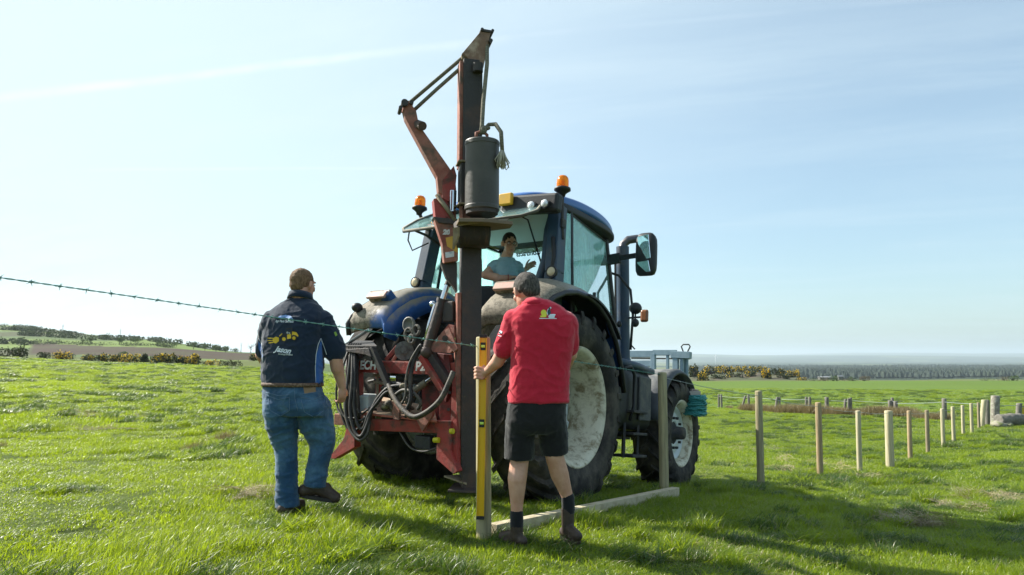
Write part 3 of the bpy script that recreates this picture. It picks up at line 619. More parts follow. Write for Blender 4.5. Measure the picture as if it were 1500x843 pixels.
GLASS = glass('cab_glass', (.78, .97, .98), dust_sheen=.50); GLASSW = glass('rear_glass', (.62, .82, .78), dust_sheen=.30); GLASSF = glass('front_glass', (.88, .96, .96), dust_sheen=.03)
def lens(name, col, em=0.):
    m = bpy.data.materials.new(name); m.use_nodes = True; b = m.node_tree.nodes['Principled BSDF']; b.inputs['Base Color'].default_value = (*col, 1); b.inputs['Roughness'].default_value = .18
    b.inputs['Transmission Weight'].default_value = .55; b.inputs['IOR'].default_value = 1.3; return m
AMBER = lens('amber_lens', (1.0, .30, .01)); REDL = lens('red_lens', (.75, .12, .06)); CLEAR = mat('lamp_glass', (.75, .78, .8), .15, .3)

def wheel(name, c, side, r, w, rr, nlug, disc_in):
    """side +1 right, -1 left"""
    root = bpy.data.objects.new(name, None); COL.objects.link(root); root.parent = tractor; root.location = c
    ax = Vector((side, 0, 0)); h = w/2
    q = MB(); prof = [(rr+.028, -h*.80), (rr+.04, -h*.92), (rr+(r-rr)*.40, -h*1.0), (r-.10, -h*.98), (r-.055, -h*.86), (r-.035, -h*.5), (r-.028, 0), (r-.035, h*.5), (r-.055, h*.86), (r-.10, h*.98), (rr+(r-rr)*.40, h*1.0), (rr+.04, h*.92), (rr+.028, h*.80)]
    prof += [(rr+.04, h*.6), (rr+.04, -h*.6)]
    q.lathe(prof, (0, 0, 0), ax, 72, close=True)
    for k in range(nlug):
        for sd_ in (-1, 1):
            a0 = 2*math.pi*(k+(.5 if sd_ > 0 else 0))/nlug; ring = []
            st = [(0.02, 0.), (.35, .10), (.68, .20), (.93, .27), (1.02, .29), (1.015, .30)]
            for j, (s_, da) in enumerate(st):
                a = a0+da*1.15; bw = (.040 if j < 3 else .050)*r/.88
                rad_o = (r, r, r-.004, r-.02, r-.075, r-.15)[j]; rad_i = (r-.05, r-.05, r-.06, r-.09, r-.12, r-.155)[j]
                x = s_*h*sd_*side; xi = x if j < 4 else x-.02*sd_*side
                ta = Vector((0, -math.sin(a), math.cos(a))); ra = Vector((0, math.cos(a), math.sin(a)))
                ring.append([ra*rad_i+Vector((xi, 0, 0))-ta*bw*.75, ra*rad_o+Vector((x, 0, 0))-ta*bw*.5, ra*rad_o+Vector((x, 0, 0))+ta*bw*.5, ra*rad_i+Vector((xi, 0, 0))+ta*bw*.75])
            vs = [p for g_ in ring for p in g_]; n = len(ring)
            q.add(vs, [(i*4+k_, i*4+(k_+1) % 4, (i+1)*4+(k_+1) % 4, (i+1)*4+k_) for i in range(n-1) for k_ in range(4)]+[(0, 1, 2, 3), ((n-1)*4+3, (n-1)*4+2, (n-1)*4+1, (n-1)*4)])
    q.obj('tyre', RUBBER, root)
    q = MB(); e = h*.86   # rim barrel, outer side steps inwards
    q.lathe([(rr+.02, e+.006), (rr+.035, e), (rr+.035, e-.012), (rr+.012, e-.02), (rr-.005, e-.035), (rr-.010, e-.09), (rr-.030, e-.10), (rr-.034, e-.15), (rr-.022, e-.16), (rr-.024, e-.18), (rr-.055, e-.20), (rr-.062, -e*.3), (rr-.02, -e+.03), (rr+.035, -e), (rr+.02, -e-.006), (rr-.03, -e+.03), (rr-.080, -e*.3), (rr-.075, e-.21), (rr-.05, e-.155), (rr-.045, e-.105), (rr-.016, e-.03)], (0, 0, 0), ax, 72, close=True)
    rim = q.obj('rim', CREAM, root)
    q = MB(); dz = e-disc_in
    q.lathe([(rr-.05, dz+.02), (rr-.08, dz+.02), (rr*.78, dz-.03), (rr*.62, dz+.015), (rr*.40, dz+.02), (rr*.38, dz+.02), (rr*.36, dz-.01), (.02, dz-.01), (.02, dz-.03), (rr*.62, dz-.01), (rr*.78, dz-.055), (rr-.05, dz-.005)], (0, 0, 0), ax, 48, close=True)
    q.obj('wheel_disc', WHITE, root)
    q = MB(); hl = dz+.12*r
    q.lathe([(.001, hl+.07), (.09*r/.88, hl+.07), (.10*r/.88, hl+.05), (.11*r/.88, hl-.05), (.17*r/.88, hl-.07), (.19*r/.88, dz+.0), (.001, dz)], (0, 0, 0), ax, 24); q.obj('hub', IRON, root)
    for k in range(10):
        a = 2*math.pi*k/10; p = Vector((0, math.cos(a)*rr*.50, math.sin(a)*rr*.50)); b = MB(); b.cyl(p+ax*(dz+.01), p+ax*(dz+.05), .017, seg=6); b.obj('wheel_bolt', IRON, root)
    if disc_in > .2:
        for k in range(8):   # tyre side wedge lugs that clamp the disc to the rim
            a = 2*math.pi*(k+.5)/8; ra = Vector((0, math.cos(a), math.sin(a))); b = MB(); b.bar(ra*(rr-.12)+ax*(dz+.03), ra*(rr-.05)+ax*(dz+.03), .07, .05, up=ax); b.obj('rim_lug', WHITE, root)
    return root
wheel('rear_wheel', (.87, 0, .88), 1, .915, .56, .53, 21, .40)
wheel('rear_wheel', (-.87, 0, .88), -1, .915, .56, .53, 21, .40)
wheel('front_wheel', (.92, 2.8, .70), 1, .68, .46, .385, 19, .12)
wheel('front_wheel', (-.92, 2.8, .70), -1, .68, .46, .385, 19, .12)

# chassis
q = MB(); q.box((0, .1, .92), (.62, .75, .60)); q.box((0, 1.1, .85), (.5, 1.5, .55)); q.box((0, 2.5, .78), (.42, 1.6, .42)); q.box((0, -.42, .75), (.5, .35, .45))
q.cyl((-.75, 0, .88), (.75, 0, .88), .14); q.cyl((-.8, 0, .88), (-.35, 0, .88), .18, .26); q.cyl((.8, 0, .88), (.35, 0, .88), .18, .26); q.obj('transmission', IRON, tractor, .01)
q = MB(); q.bar((-.8, 2.8, .7), (.8, 2.8, .7), .2, .18); q.ell((0, 2.8, .7), (.2, .2, .2)); q.tube([(-.6, 2.6, .72), (.6, 2.6, .72)], .03); q.obj('front_axle', IRON, tractor, .01)
for s in (-1, 1):
    q = MB(); q.bar((s*.42, -.25, .62), (s*.45, -1.05, .55), .05, .09); q.obj('lower_link', IRON, tractor, .006)
    q = MB(); q.cyl((s*.42, -.7, .60), (s*.4, -.45, 1.32), .028); q.obj('lift_rod', IRON, tractor)
q = MB(); q.cyl((-.45, -.42, 1.32), (.45, -.42, 1.32), .05); q.bar((0, -.3, 1.05), (0, -1.0, 1.12), .05, .05); q.obj('lift_arm', IRON, tractor, .004)
# bonnet
q = MB(); sec = [(.95, .36, 1.14, 1.80), (1.7, .37, 1.10, 1.76), (2.4, .36, 1.02, 1.68), (3.1, .33, .92, 1.58), (3.5, .28, .85, 1.46), (3.62, .20, .9, 1.3)]
rings = []
for y_, hw, z0, z1 in sec: rings.append((Vector((0, y_, (z0+z1)/2)), (1, 0, 0), (0, 0, 1), hw, (z1-z0)/2))
q.loft(rings, 24, 4.5); q.obj('bonnet', BLUE, tractor)
for s in (-1, 1):
    q = MB(); q.box((s*.372, 2.1, 1.32), (.02, 1.1, .34)); q.obj('bonnet_grille', BLACK, tractor, .01)
q = MB(); q.box((0, 3.66, 1.05), (.42, .1, .34)); q.obj('front_grille', BLACK, tractor, .02)

# fenders
def fender(side):
    q = MB(); x1 = side*(1.13 if side > 0 else 1.06)
    def X0(y_): return side*.55
    prof = [(-.93, 1.50), (-.96, 1.61), (-.92, 1.69), (-.80, 1.80), (-.62, 1.92), (-.42, 2.00), (-.2, 2.045), (.04, 2.05), (.28, 2.0), (.5, 1.89), (.72, 1.70), (.87, 1.45), (.95, 1.2)]
    n = len(prof); vs = []
    for (y_, z_) in prof:
        for u, dz in ((0, -.06), (.04, -.005), (.14, .03), (.5, .035), (.85, .005 if side < 0 else -.03), (.97, -.01 if side < 0 else -.07), (1, -.035 if side < 0 else -.12)): x0 = X0(y_); vs.append((x0+(x1-x0)*u, y_, z_+dz))
    for (y_, z_) in prof:
        d = Vector((0, -y_, .88-z_)).normalized()*.022
        for u, dz in ((0, -.06), (.04, -.005), (.14, .03), (.5, .035), (.85, .005 if side < 0 else -.03), (.96, -.015 if side < 0 else -.07), (.985, -.035 if side < 0 else -.12)): x0 = X0(y_); vs.append((x0+(x1-x0)*u, y_+d.y, z_+dz+d.z))
    k = 7; f = []
    for i in range(n-1):
        for j in range(k-1):
            f.append((i*k+j, i*k+j+1, (i+1)*k+j+1, (i+1)*k+j)); o = n*k; f.append((o+i*k+j, o+(i+1)*k+j, o+(i+1)*k+j+1, o+i*k+j+1))
        f.append((i*k+6, n*k+i*k+6, n*k+(i+1)*k+6, (i+1)*k+6)); f.append((i*k, (i+1)*k, n*k+(i+1)*k, n*k+i*k))
    for i in (0, n-1):
        for j in range(k-1): f.append((i*k+j, i*k+j+1, n*k+i*k+j+1, n*k+i*k+j))
    q.add(vs, f, True); o = q.obj('rear_mudguard', BLUEF, tractor)
    # inner side skirt up to the cab
    q = MB(); vs = []
    for y_, z_ in prof:
        v_ = Vector((0, y_, z_-.88)); L_ = v_.length; v_ = v_*(.955/L_) if L_ > .955 else v_*.93; x_ = X0(y_); e = -.045
        vs += [(x_, y_, z_-.02+e), (x_-side*.012, v_.y, .88+v_.z), (x_+side*.012, v_.y, .88+v_.z), (x_+side*.024, y_, z_-.02+e)]
    n = len(prof); q.add(vs, [(i*4+j, i*4+(j+1) % 4, (i+1)*4+(j+1) % 4, (i+1)*4+j) for i in range(n-1) for j in range(4)]+[(0, 1, 2, 3), tuple((n-1)*4+j for j in range(4))], True); q.obj('mudguard_side', BLUEF, o)
    q = MB(); q.tube([(x1-side*.005, y_, z_-(.12 if side > 0 else .04)) for y_, z_ in prof], .026, 8); q.obj('mudguard_lip', BLACK, o)
    q = MB(); q.box((side*.78, -.80, 1.86), (.30, .14, .09), Matrix.Rotation(R(-35), 3, 'X')); q.obj('rear_lamp_housing', BLUEF, o, .02)
    q = MB(); q.box((side*.78, -.870, 1.872), (.25, .03, .085), Matrix.Rotation(R(-35), 3, 'X')); q.obj('rear_lamp', mat('dusty_lens', (.42, .20, .15), .5, dirt=((.42, .34, .28), 12, .4, .7)), o, .008)
    q = MB(); q.ell((side*.98, -.93, 1.74), (.055, .06, .05)); q.obj('marker_lamp', BLACK, o)
    return o
fender(1); fender(-1)
# right mudguard is followed by a black extension round the tyre
for s in (1, -1):
    q = MB(); pts = []
    for k in range(12):
        a = R(44+46*k/11); pts.append(Vector((s*1.0, math.cos(a)*1.04, .88+math.sin(a)*1.06)))
    for i in range(len(pts)-1): q.bar(pts[i], pts[i+1], .34, .02, up=(pts[i]-Vector((pts[i].x, 0, .88))))
    q.obj('mudguard_extension', BLACK, tractor)
q = MB(); vs = []; n = 16
for k in range(n):
    a = R(24+34*k/(n-1))
    for u, dr in ((-.90, 0), (-1.12, .0), (-1.12, .02), (-.90, .02)): vs.append((u, -math.cos(a)*(.99+dr), .88+math.sin(a)*(1.0+dr)))
q.add(vs, [(i*4+j, i*4+(j+1) % 4, (i+1)*4+(j+1) % 4, (i+1)*4+j) for i in range(n-1) for j in range(4)]+[(0, 1, 2, 3), tuple((n-1)*4+j for j in range(4))])
q.obj('mudguard_flap', RUBBER, tractor)

# cab floor, posts, glazing
q = MB(); q.box((0, .55, 1.18), (1.0, 1.5, .10)); q.box((0, -.18, 1.42), (.80, .08, .5)); q.box((0, 1.5, 1.45), (.9, .1, .55)); q.obj('cab_floor', BLACK, tractor, .01)
posts = {}
def post(name, pts, w, h, m=DBLUE):
    q = MB(); 
    for i in range(len(pts)-1): q.bar(pts[i], pts[i+1], w, h, up=(0, 1, 0))
    for p in pts[1:-1]: q.ell(p, (w*.5, h*.5, w*.5))
    return q.obj(name, m, tractor, .012)
for s in (1, -1):
    post('cab_post', [(s*.73, -.12, 1.55), (s*.76, -.13, 2.15), (s*.72, -.05, 2.86)], .12, .17)
    post('cab_post', [(s*.80, .16, 1.75), (s*.80, .16, 2.1), (s*.74, .18, 2.88)], .03, .035, BLACK)
    post('cab_post', [(s*.62, 1.42, 1.3), (s*.68, 1.44, 2.0), (s*.66, 1.20, 2.86)], .055, .06, BLACK)
    # door pane and rear quarter pane
    q = MB(); q.prism([(s*.80, .40, 1.32), (s*.80, .17, 2.0), (s*.745, .2, 2.84), (s*.67, 1.19, 2.82), (s*.685, 1.42, 2.0), (s*.63, 1.41, 1.32)], (1, 0, 0), .006); pn = q.obj('door_pane', GLASS, tractor)
    q = MB(); q.tube([(s*.80, .40, 1.32), (s*.80, .17, 2.0), (s*.745, .2, 2.84), (s*.67, 1.19, 2.82), (s*.685, 1.42, 2.0), (s*.63, 1.41, 1.32), (s*.80, .50, 1.32)], .014, 8); q.obj('door_seal', BLACK, pn)
    q = MB(); q.bar((s*.82, .62, 1.9), (s*.82, .62, 2.1), .03, .03); q.obj('door_handle', BLACK, pn, .006)
    q = MB(); q.prism([(s*.77, -.02, 2.0), (s*.735, .03, 2.82), (s*.75, .16, 2.84), (s*.80, .14, 2.0)], (1, 0, 0), .006); q.obj('side_pane', GLASS, tractor)
q = MB(); q.prism([(-.62, 1.42, 1.7), (.62, 1.42, 1.7), (.67, 1.44, 2.0), (.66, 1.20, 2.84), (-.66, 1.20, 2.84), (-.67, 1.44, 2.0)], (0, 1, .2), .006); q.obj('windscreen', GLASSF, tractor)
q = MB(); q.bar((-.72, -.13, 1.72), (.72, -.13, 1.72), .06, .08); q.obj('rear_sill', BLACK, tractor, .01)
# curved inner corner trim of the rear opening (right)
q = MB(); q.tube([(.70, -.10, 2.82), (.66, -.11, 2.6), (.66, -.12, 2.3), (.60, -.12, 2.08), (.44, -.12, 2.02)], [.035, .04, .045, .05, .03], 10); q.obj('corner_trim', DBLUE, tractor)
for o in list(tractor.children):
    if o.name.split('.')[0] in ('cab_post', 'door_pane', 'side_pane', 'windscreen', 'rear_sill', 'corner_trim'):
        for p_ in [o]+list(o.children): p_.data.transform(Matrix.Diagonal((1.10, 1, 1, 1)))
# roof: domed blue shell over a black underside
def roof_ring(y_, z_, hw, th): return (Vector((0, y_, z_)), (1, 0, 0), (0, 0, 1), hw, th)
q = MB(); q.loft([roof_ring(-.36, 2.90, .52, .035), roof_ring(-.30, 2.915, .66, .07), roof_ring(-.1, 2.94, .77, .09), roof_ring(.35, 2.985, .86, .10), roof_ring(.85, 2.985, .88, .09), roof_ring(1.15, 2.95, .84, .08), roof_ring(1.34, 2.93, .76, .06), roof_ring(1.43, 2.90, .62, .03)], 40, 4.2)
o = q.obj('roof', BLUE, tractor); o.modifiers.new('sub', 'SUBSURF').render_levels = 2
q = MB(); q.loft([roof_ring(-.37, 2.89, .62, .05), roof_ring(-.1, 2.89, .81, .075), roof_ring(.35, 2.89, .85, .075), roof_ring(.85, 2.905, .865, .065), roof_ring(1.15, 2.905, .85, .06), roof_ring(1.37, 2.885, .78, .045), roof_ring(1.45, 2.87, .62, .02)], 40, 5)
rf = q.obj('roof_underside', BLACK, tractor); rf.modifiers.new('sub', 'SUBSURF').render_levels = 2
q = MB(); q.box((0, .38, 2.83), (1.3, 1.0, .03)); q.obj('headlining', mat('grey_lining', (.52, .56, .54), .9), tractor)
q = MB(); q.box((.66, -.355, 2.80), (.66, .12, .19), Matrix.Rotation(R(4), 3, 'Y')); q.obj('lamp_panel', BLACK, tractor, .03)
for x_ in (.0, ): pass
for x_ in (.72, .87):
    q = MB(); q.cyl((x_, -.42, 2.76), (x_, -.45, 2.76), .048, .052, seg=20); lp = q.obj('work_lamp', BLACK, tractor); q = MB(); q.ell((x_, -.445, 2.76), (.041, .02, .041)); q.obj('lamp_lens', CLEAR, lp)
q = MB(); q.box((.42, -.44, 2.86), (.15, .05, .12)); q.obj('number_plate', mat('yellow_plate', (.75, .42, .02), .4, dirt=((.4, .3, .1), 10, .5, .8)), tractor, .01)
q = MB(); q.tube([(.0, -.15, 3.08), (.0, -.15, 3.32)], .004, 6); q.obj('aerial', BLACK, tractor)
# beacons
def beacon(p, pole, lab=None):
    q = MB(); q.tube(pole, .020, 8); q.box(pole[1], (.05, .07, .09)); st = q.obj('beacon_bracket', IRON, tractor, .004)
    root = bpy.data.objects.new('beacon', None); COL.objects.link(root); root.parent = tractor; root.location = p
    MB().lathe([(.001, -.005), (.03, -.005), (.036, .02), (.062, .045), (.085, .06), (.082, .082), (.06, .09), (.001, .09)], (0, 0, -.09), (0, 0, 1), 24).obj('beacon_base', BLACK, root)
    MB().lathe([(.058, 0), (.062, .02), (.060, .075), (.054, .10), (.040, .118), (.02, .126), (.001, .128)], (0, 0, .0), (0, 0, 1), 24).obj('beacon_lens', AMBER, root)
    MB().cyl((0, 0, 0), (0, 0, .07), .02, .015).obj('beacon_bulb', mat('bulb', (1, .35, .04), .3), root)
pr = loc(824, 275, 0, .86); pl_ = loc(615, 303, 0, -.86)
beacon(pr, [(pr.x+.02, pr.y+.02, 2.50), (pr.x+.01, pr.y+.01, 2.66), tuple(pr-Vector((0, 0, .08)))])
beacon(pl_, [(-.78, -.12, 2.62), (-.80, -.14, 2.72), tuple(pl_-Vector((0, 0, .08)))])
for s in (1, -1):
    q = MB(); q.cyl((s*.86, -.2, 2.14), (s*.86, -.24, 2.14), .055, .06, seg=20); q.bar((s*.84, -.14, 2.05), (s*.86, -.19, 2.14), .03, .03); o = q.obj('side_work_lamp', BLACK, tractor, .003)
    MB().ell((s*.86, -.238, 2.14), (.045, .02, .045)).obj('lamp_lens', mat('warm_lens', (.6, .5, .33), .2), o)
q = MB(); a_ = loc(622, 392, 0, -1.0); q.bar((-.78, -.1, 2.15), tuple(a_+Vector((.0, 0, -.06))), .025, .03); q.box(a_, (.12, .08, .10)); q.cyl(a_+Vector((0, -.04, 0)), a_+Vector((0, -.07, 0)), .045); q.obj('side_work_lamp', BLACK, tractor, .01)
# left hand grab rails
q = MB(); q.tube([(-.82, .3, 2.55), (-.93, .0, 2.3), (-.95, -.1, 2.05), (-.9, -.1, 1.95)], .018, 8); q.obj('grab_rail', BLACK, tractor)
q = MB(); q.tube([(.83, -.18, 2.5), (.86, -.2, 2.3), (.84, -.2, 2.0)], .022, 8); q.tube([(.76, -.2, 2.0), (.77, -.2, 1.93), (.8, -.1, 1.9)], .04, 8); q.obj('cable_bundle', BLACK, tractor)
# open rear window swung up and back
hz0 = Vector((0, -.20, 2.915)); tip = Vector((0, -.62, 2.60))
fr_ = [(-.66, hz0.y, hz0.z), (.66, hz0.y, hz0.z), (.80, -.36, 2.80), (.84, -.52, 2.67), (.74, tip.y, tip.z), (-.74, tip.y, tip.z), (-.84, -.52, 2.67), (-.80, -.36, 2.80)]
q = MB(); nrm = (Vector(fr_[1])-Vector(fr_[0])).cross(Vector(fr_[4])-Vector(fr_[1])); q.prism(fr_, nrm, .006); rw = q.obj('rear_window', GLASSW, tractor)
q = MB(); q.tube(fr_+[fr_[0]], .017, 8); q.obj('window_seal', mat('dusty_seal', (.10, .09, .075), .8, mud=((.42, .38, .29), 9, .7, 1.1, .8)), rw)
q = MB(); q.tube([(-.1, -.55, 2.66), (-.5, -.52, 2.67)], .01, 6); q.ell((.30, -.60, 2.64), (.12, .05, .035)); q.obj('wiper_motor', BLACK, rw)
q = MB(); q.tube([(.57, -.50, 2.68), (.60, -.3, 2.67), (.68, -.12, 2.25)], .009, 6); q.obj('gas_strut', BLACK, rw)
q = MB(); q.tube([(-.72, -.55, 2.64), (-.72, -.56, 2.52), (-.70, -.50, 2.42), (-.66, -.3, 2.55)], .008, 6); q.tube([(-.74, -.5, 2.66), (-.6, -.4, 2.60), (-.5, -.2, 2.50)], .014, 6); q.obj('window_handle', BLACK, rw)
# inside of the cab
q = MB(); q.loft([(Vector((-.12, .14, 1.62)), (1, 0, 0), (0, 1, 0), .25, .10), (Vector((-.12, .10, 1.95)), (1, 0, 0), (0, 1, 0), .25, .08), (Vector((-.12, .04, 2.06)), (1, 0, 0), (0, 1, 0), .20, .07), (Vector((-.12, .03, 2.10)), (1, 0, 0), (0, 1, 0), .12, .05)], 20, 3)
q.box((-.12, .38, 1.66), (.50, .52, .16)); q.box((-.12, .38, 1.42), (.3, .3, .34)); q.obj('driver_seat', mat('seat_cloth', (.02, .022, .026), .9, bump=(60, .5)), tractor, .03)
q = MB(); q.loft([(Vector((-.30, .06, 2.22)), (1, 0, 0), (0, 1, 0), .12, .06), (Vector((-.30, .04, 2.42)), (1, 0, 0), (0, 1, 0), .11, .055), (Vector((-.30, .04, 2.46)), (1, 0, 0), (0, 1, 0), .07, .03)], 20, 3)
q.obj('headrest', mat('grey_headrest', (.10, .11, .12), .8), tractor)
q = MB(); q.box((.30, .45, 1.88), (.18, .55, .10)); q.box((.36, .5, 1.55), (.28, .7, .6)); q.obj('armrest_console', BLACK, tractor, .03)
q = MB()
for k in range(4): q.tube([(.24+.05*k, .62, 1.92), (.24+.05*k, .64, 2.02)], .009, 6); q.ell((.24+.05*k, .64, 2.04), (.018, .018, .025))
q.obj('levers', BLACK, tractor)
q = MB(); q.tube([Vector((-.02+.20*math.cos(a), 1.12+.17*math.sin(a), 2.10+.10*math.sin(a))) for a in np.linspace(0, 6.283, 30)], .016, 8); q.bar((-.02, 1.12, 2.09), (-.02, 1.35, 1.5), .07, .07); q.bar((-.2, 1.12, 2.1), (.17, 1.12, 2.1), .03, .02); q.obj('steering_wheel', BLACK, tractor)
q = MB(); q.box((-.02, 1.36, 1.86), (.42, .18, .30)); q.obj('dashboard', BLACK, tractor, .04)
q = MB(); q.bar((-.35, 1.38, 2.05), (-.08, 1.30, 2.62), .02, .03); q.bar((-.38, 1.38, 2.05), (-.13, 1.32, 2.60), .012, .012); q.obj('windscreen_wiper', BLACK, tractor)
q = MB(); q.tube([(.60, .95, 1.9), (.60, .95, 2.35), (.56, .92, 2.42)], .018, 8); q.box((.57, .9, 2.25), (.05, .16, .14)); q.box((.56, .8, 2.02), (.07, .07, .12)); q.obj('monitor_stand', BLACK, tractor, .004)
q = MB(); q.ell((.50, .95, 2.10), (.045, .03, .05)); q.bar((.50, .95, 2.0), (.53, 1.0, 1.85), .03, .03); q.obj('camera_monitor', mat('rusty_orange', (.35, .10, .03), .6), tractor)
# exhaust and intake on the right front corner
e0 = loc(913, 540, 0, .74); e1 = loc(912, 362, 0, .74)
q = MB(); q.cyl((e0.x, e0.y, e0.z-.25), (e0.x, e0.y, e0.z+.12), .12, .085); q.cyl((e0.x, e0.y, e0.z+.10), (e1.x, e1.y, e1.z), .078, seg=24); q.obj('exhaust_stack', DBLUE, tractor)
q = MB(); q.tube([(e1.x, e1.y, e1.z-.06), (e1.x+.01, e1.y+.0, e1.z+.03), (e1.x+.06, e1.y+.03, e1.z+.09), (e1.x+.15, e1.y+.08, e1.z+.11), (e1.x+.28, e1.y+.14, e1.z+.10)], [.052, .052, .052, .05, .05], 16, cap=False); q.obj('exhaust_tip', mat('burnt_pipe', (.10, .10, .11), .45, .7, dirt=((.2, .16, .13), 8, .5, .8)), tractor)
q = MB(); q.bar((e0.x-.085, e0.y, e0.z+.0), (e1.x-.085, e1.y, e1.z-.1), .02, .06, up=(0, 1, 0)); q.obj('heat_shield', IRON, tractor)
# mirror and its arm
m0 = loc(948, 374, 0, 1.28)
q = MB(); a0_ = Vector((.70, 1.28, 2.62)); a1_ = Vector((m0.x-.10, m0.y+.02, m0.z+.02)); q.bar(a0_, a0_+(a1_-a0_)*.45, .05, .12); q.bar(a0_+(a1_-a0_)*.44, a1_+Vector((.08, 0, 0)), .03, .06); q.obj('mirror_arm', BLACK, tractor, .01)
mr = Matrix.Rotation(R(-12), 3, 'Z')
q = MB(); q.loft([(m0+mr @ Vector((0, -.055, 0)), (1, 0, 0), (0, 0, 1), .095, .225), (m0+mr @ Vector((0, -.04, 0)), (1, 0, 0), (0, 0, 1), .112, .245), (m0+mr @ Vector((0, .03, 0)), (1, 0, 0), (0, 0, 1), .10, .23), (m0+mr @ Vector((0, .07, 0)), (1, 0, 0), (0, 0, 1), .06, .18)], 28, 5); mo = q.obj('wing_mirror', BLACK, tractor)
MIR = mat('mirror_glass', (.85, .88, .9), .03, 1.)
mg = Matrix.Rotation(R(-18), 3, 'Z') @ Matrix.Rotation(R(10), 3, 'X')
q = MB(); q.box(m0+mr @ Vector((0, -.066, .075)), (.15, .008, .26), mg); q.obj('mirror_glass', MIR, mo); q = MB(); q.box(m0+mr @ Vector((0, -.062, -.145)), (.15, .008, .12), mg @ Matrix.Rotation(R(8), 3, 'X')); q.obj('mirror_glass', MIR, mo)
q = MB(); q.tube([(.70, 1.36, 2.50), (.80, 1.45, 2.47), (.93, 1.5, 2.3), (.96, 1.52, 2.0), (.95, 1.5, 1.6)], .016, 8); q.obj('air_hose', BLACK, tractor)
# lamp cluster right of the exhaust
l0 = loc(931, 452, 0, 1.0); l1 = loc(944, 463, 0, 1.03)
q = MB(); q.tube([(e0.x-.12, e0.y, l1.z-.01), (l1.x+.02, l1.y, l1.z-.01)], .012, 8); q.tube([tuple(l0), tuple(l0+Vector((0, 0, -.2)))], .01, 6); q.ell(l0, (.075, .07, .07)); q.ell(l0+Vector((.0, 0, -.17)), (.045, .045, .05)); q.ell(l0+Vector((-.2, 0, -.18)), (.03, .03, .04)); q.obj('front_marker_lamp', BLACK, tractor)
q = MB(); q.box(l1, (.10, .05, .15)); q.obj('indicator', mat('amber_plastic', (.26, .10, .04), .35), tractor, .03)
# tank, steps, side boxes
q = MB(); q.loft([(Vector((.72, 1.00, 1.06)), (1, 0, 0), (0, 0, 1), .24, .32), (Vector((.74, 1.06, 1.06)), (1, 0, 0), (0, 0, 1), .27, .35), (Vector((.76, 1.95, 1.04)), (1, 0, 0), (0, 0, 1), .27, .35), (Vector((.76, 2.02, 1.04)), (1, 0, 0), (0, 0, 1), .24, .31)], 28, 6); tk = q.obj('fuel_tank', BLACK, tractor)
q = MB(); q.box((1.035, 1.75, 1.06), (.03, .34, .50)); q.obj('side_grille', mat('dusty_mesh', (.08, .085, .085), .8, dirt=((.16, .15, .13), 9, .4, .7), bump=(120, .8)), tk, .02)
q = MB(); q.loft([(Vector((.70, .95, 1.43)), (1, 0, 0), (0, 0, 1), .30, .05), (Vector((.72, 1.6, 1.42)), (1, 0, 0), (0, 0, 1), .32, .06), (Vector((.74, 2.06, 1.40)), (1, 0, 0), (0, 0, 1), .29, .05)], 24, 4); q.obj('tank_cover', DBLUE, tractor)
q = MB(); q.tube([(1.05, 1.12, 1.35), (1.07, 1.25, 1.38), (1.07, 1.36, 1.30), (1.07, 1.36, .95), (1.05, 1.30, .80)], .02, 8); q.obj('hand_rail', BLACK, tractor)
for z_ in (.42, .66, .90):
    q = MB(); q.box((.98, 1.50, z_), (.24, .40, .03)); q.obj('step', IRON, tractor, .006)
q = MB(); q.bar((.98, 1.31, .40), (.98, 1.31, 1.0), .03, .05); q.bar((.98, 1.69, .40), (.98, 1.69, 1.0), .03, .05); q.obj('step_frame', IRON, tractor, .004)
# front mudguards
GREYP = mat('grey_mudguard', (.045, .052, .060), .6, mud=((.19, .19, .175), 8, .95, 1.35, .7), bump=(50, .15))
for s in (1, -1):
    q = MB(); n = 14; vs = []
    for k in range(n):
        a = R(170-150*k/(n-1)); rr_ = .80
        for u, dr in ((-.20, 0), (.14, .012), (.20, -.03), (.20, -.055), (-.20, -.025)): vs.append((s*(.92+u), 2.8+math.cos(a)*(rr_+dr), .70+math.sin(a)*(rr_+dr)))
    q.add(vs, [(i*5+j, i*5+(j+1) % 5, (i+1)*5+(j+1) % 5, (i+1)*5+j) for i in range(n-1) for j in range(5)]+[tuple(range(5)), tuple((n-1)*5+j for j in range(5))], True)
    q.obj('front_mudguard', GREYP, tractor)
# windscreen lettering, painted on the outside so it reads mirrored from behind
def text_mesh(body, size, extr=.0006, shear=0., bold=0., space=1.):
    cu = bpy.data.curves.new('t', 'FONT'); cu.body = body; cu.size = size; cu.extrude = extr; cu.shear = shear; cu.align_x = 'CENTER'; cu.offset = bold; cu.space_character = space; cu.resolution_u = 4
    return bake(bpy.data.objects.new('t', cu))
INK = mat('black_lettering', (.01, .02, .025), .5)
me = text_mesh('Contracts', .088, .0008, .15, .003); me.materials.clear(); me.materials.append(INK); o = link('lettering', me, tractor)
o.matrix_local = Matrix.Translation((-.33, 1.228, 2.755)) @ Matrix.Rotation(math.pi, 4, 'Z') @ Matrix.Rotation(R(90-16), 4, 'X')
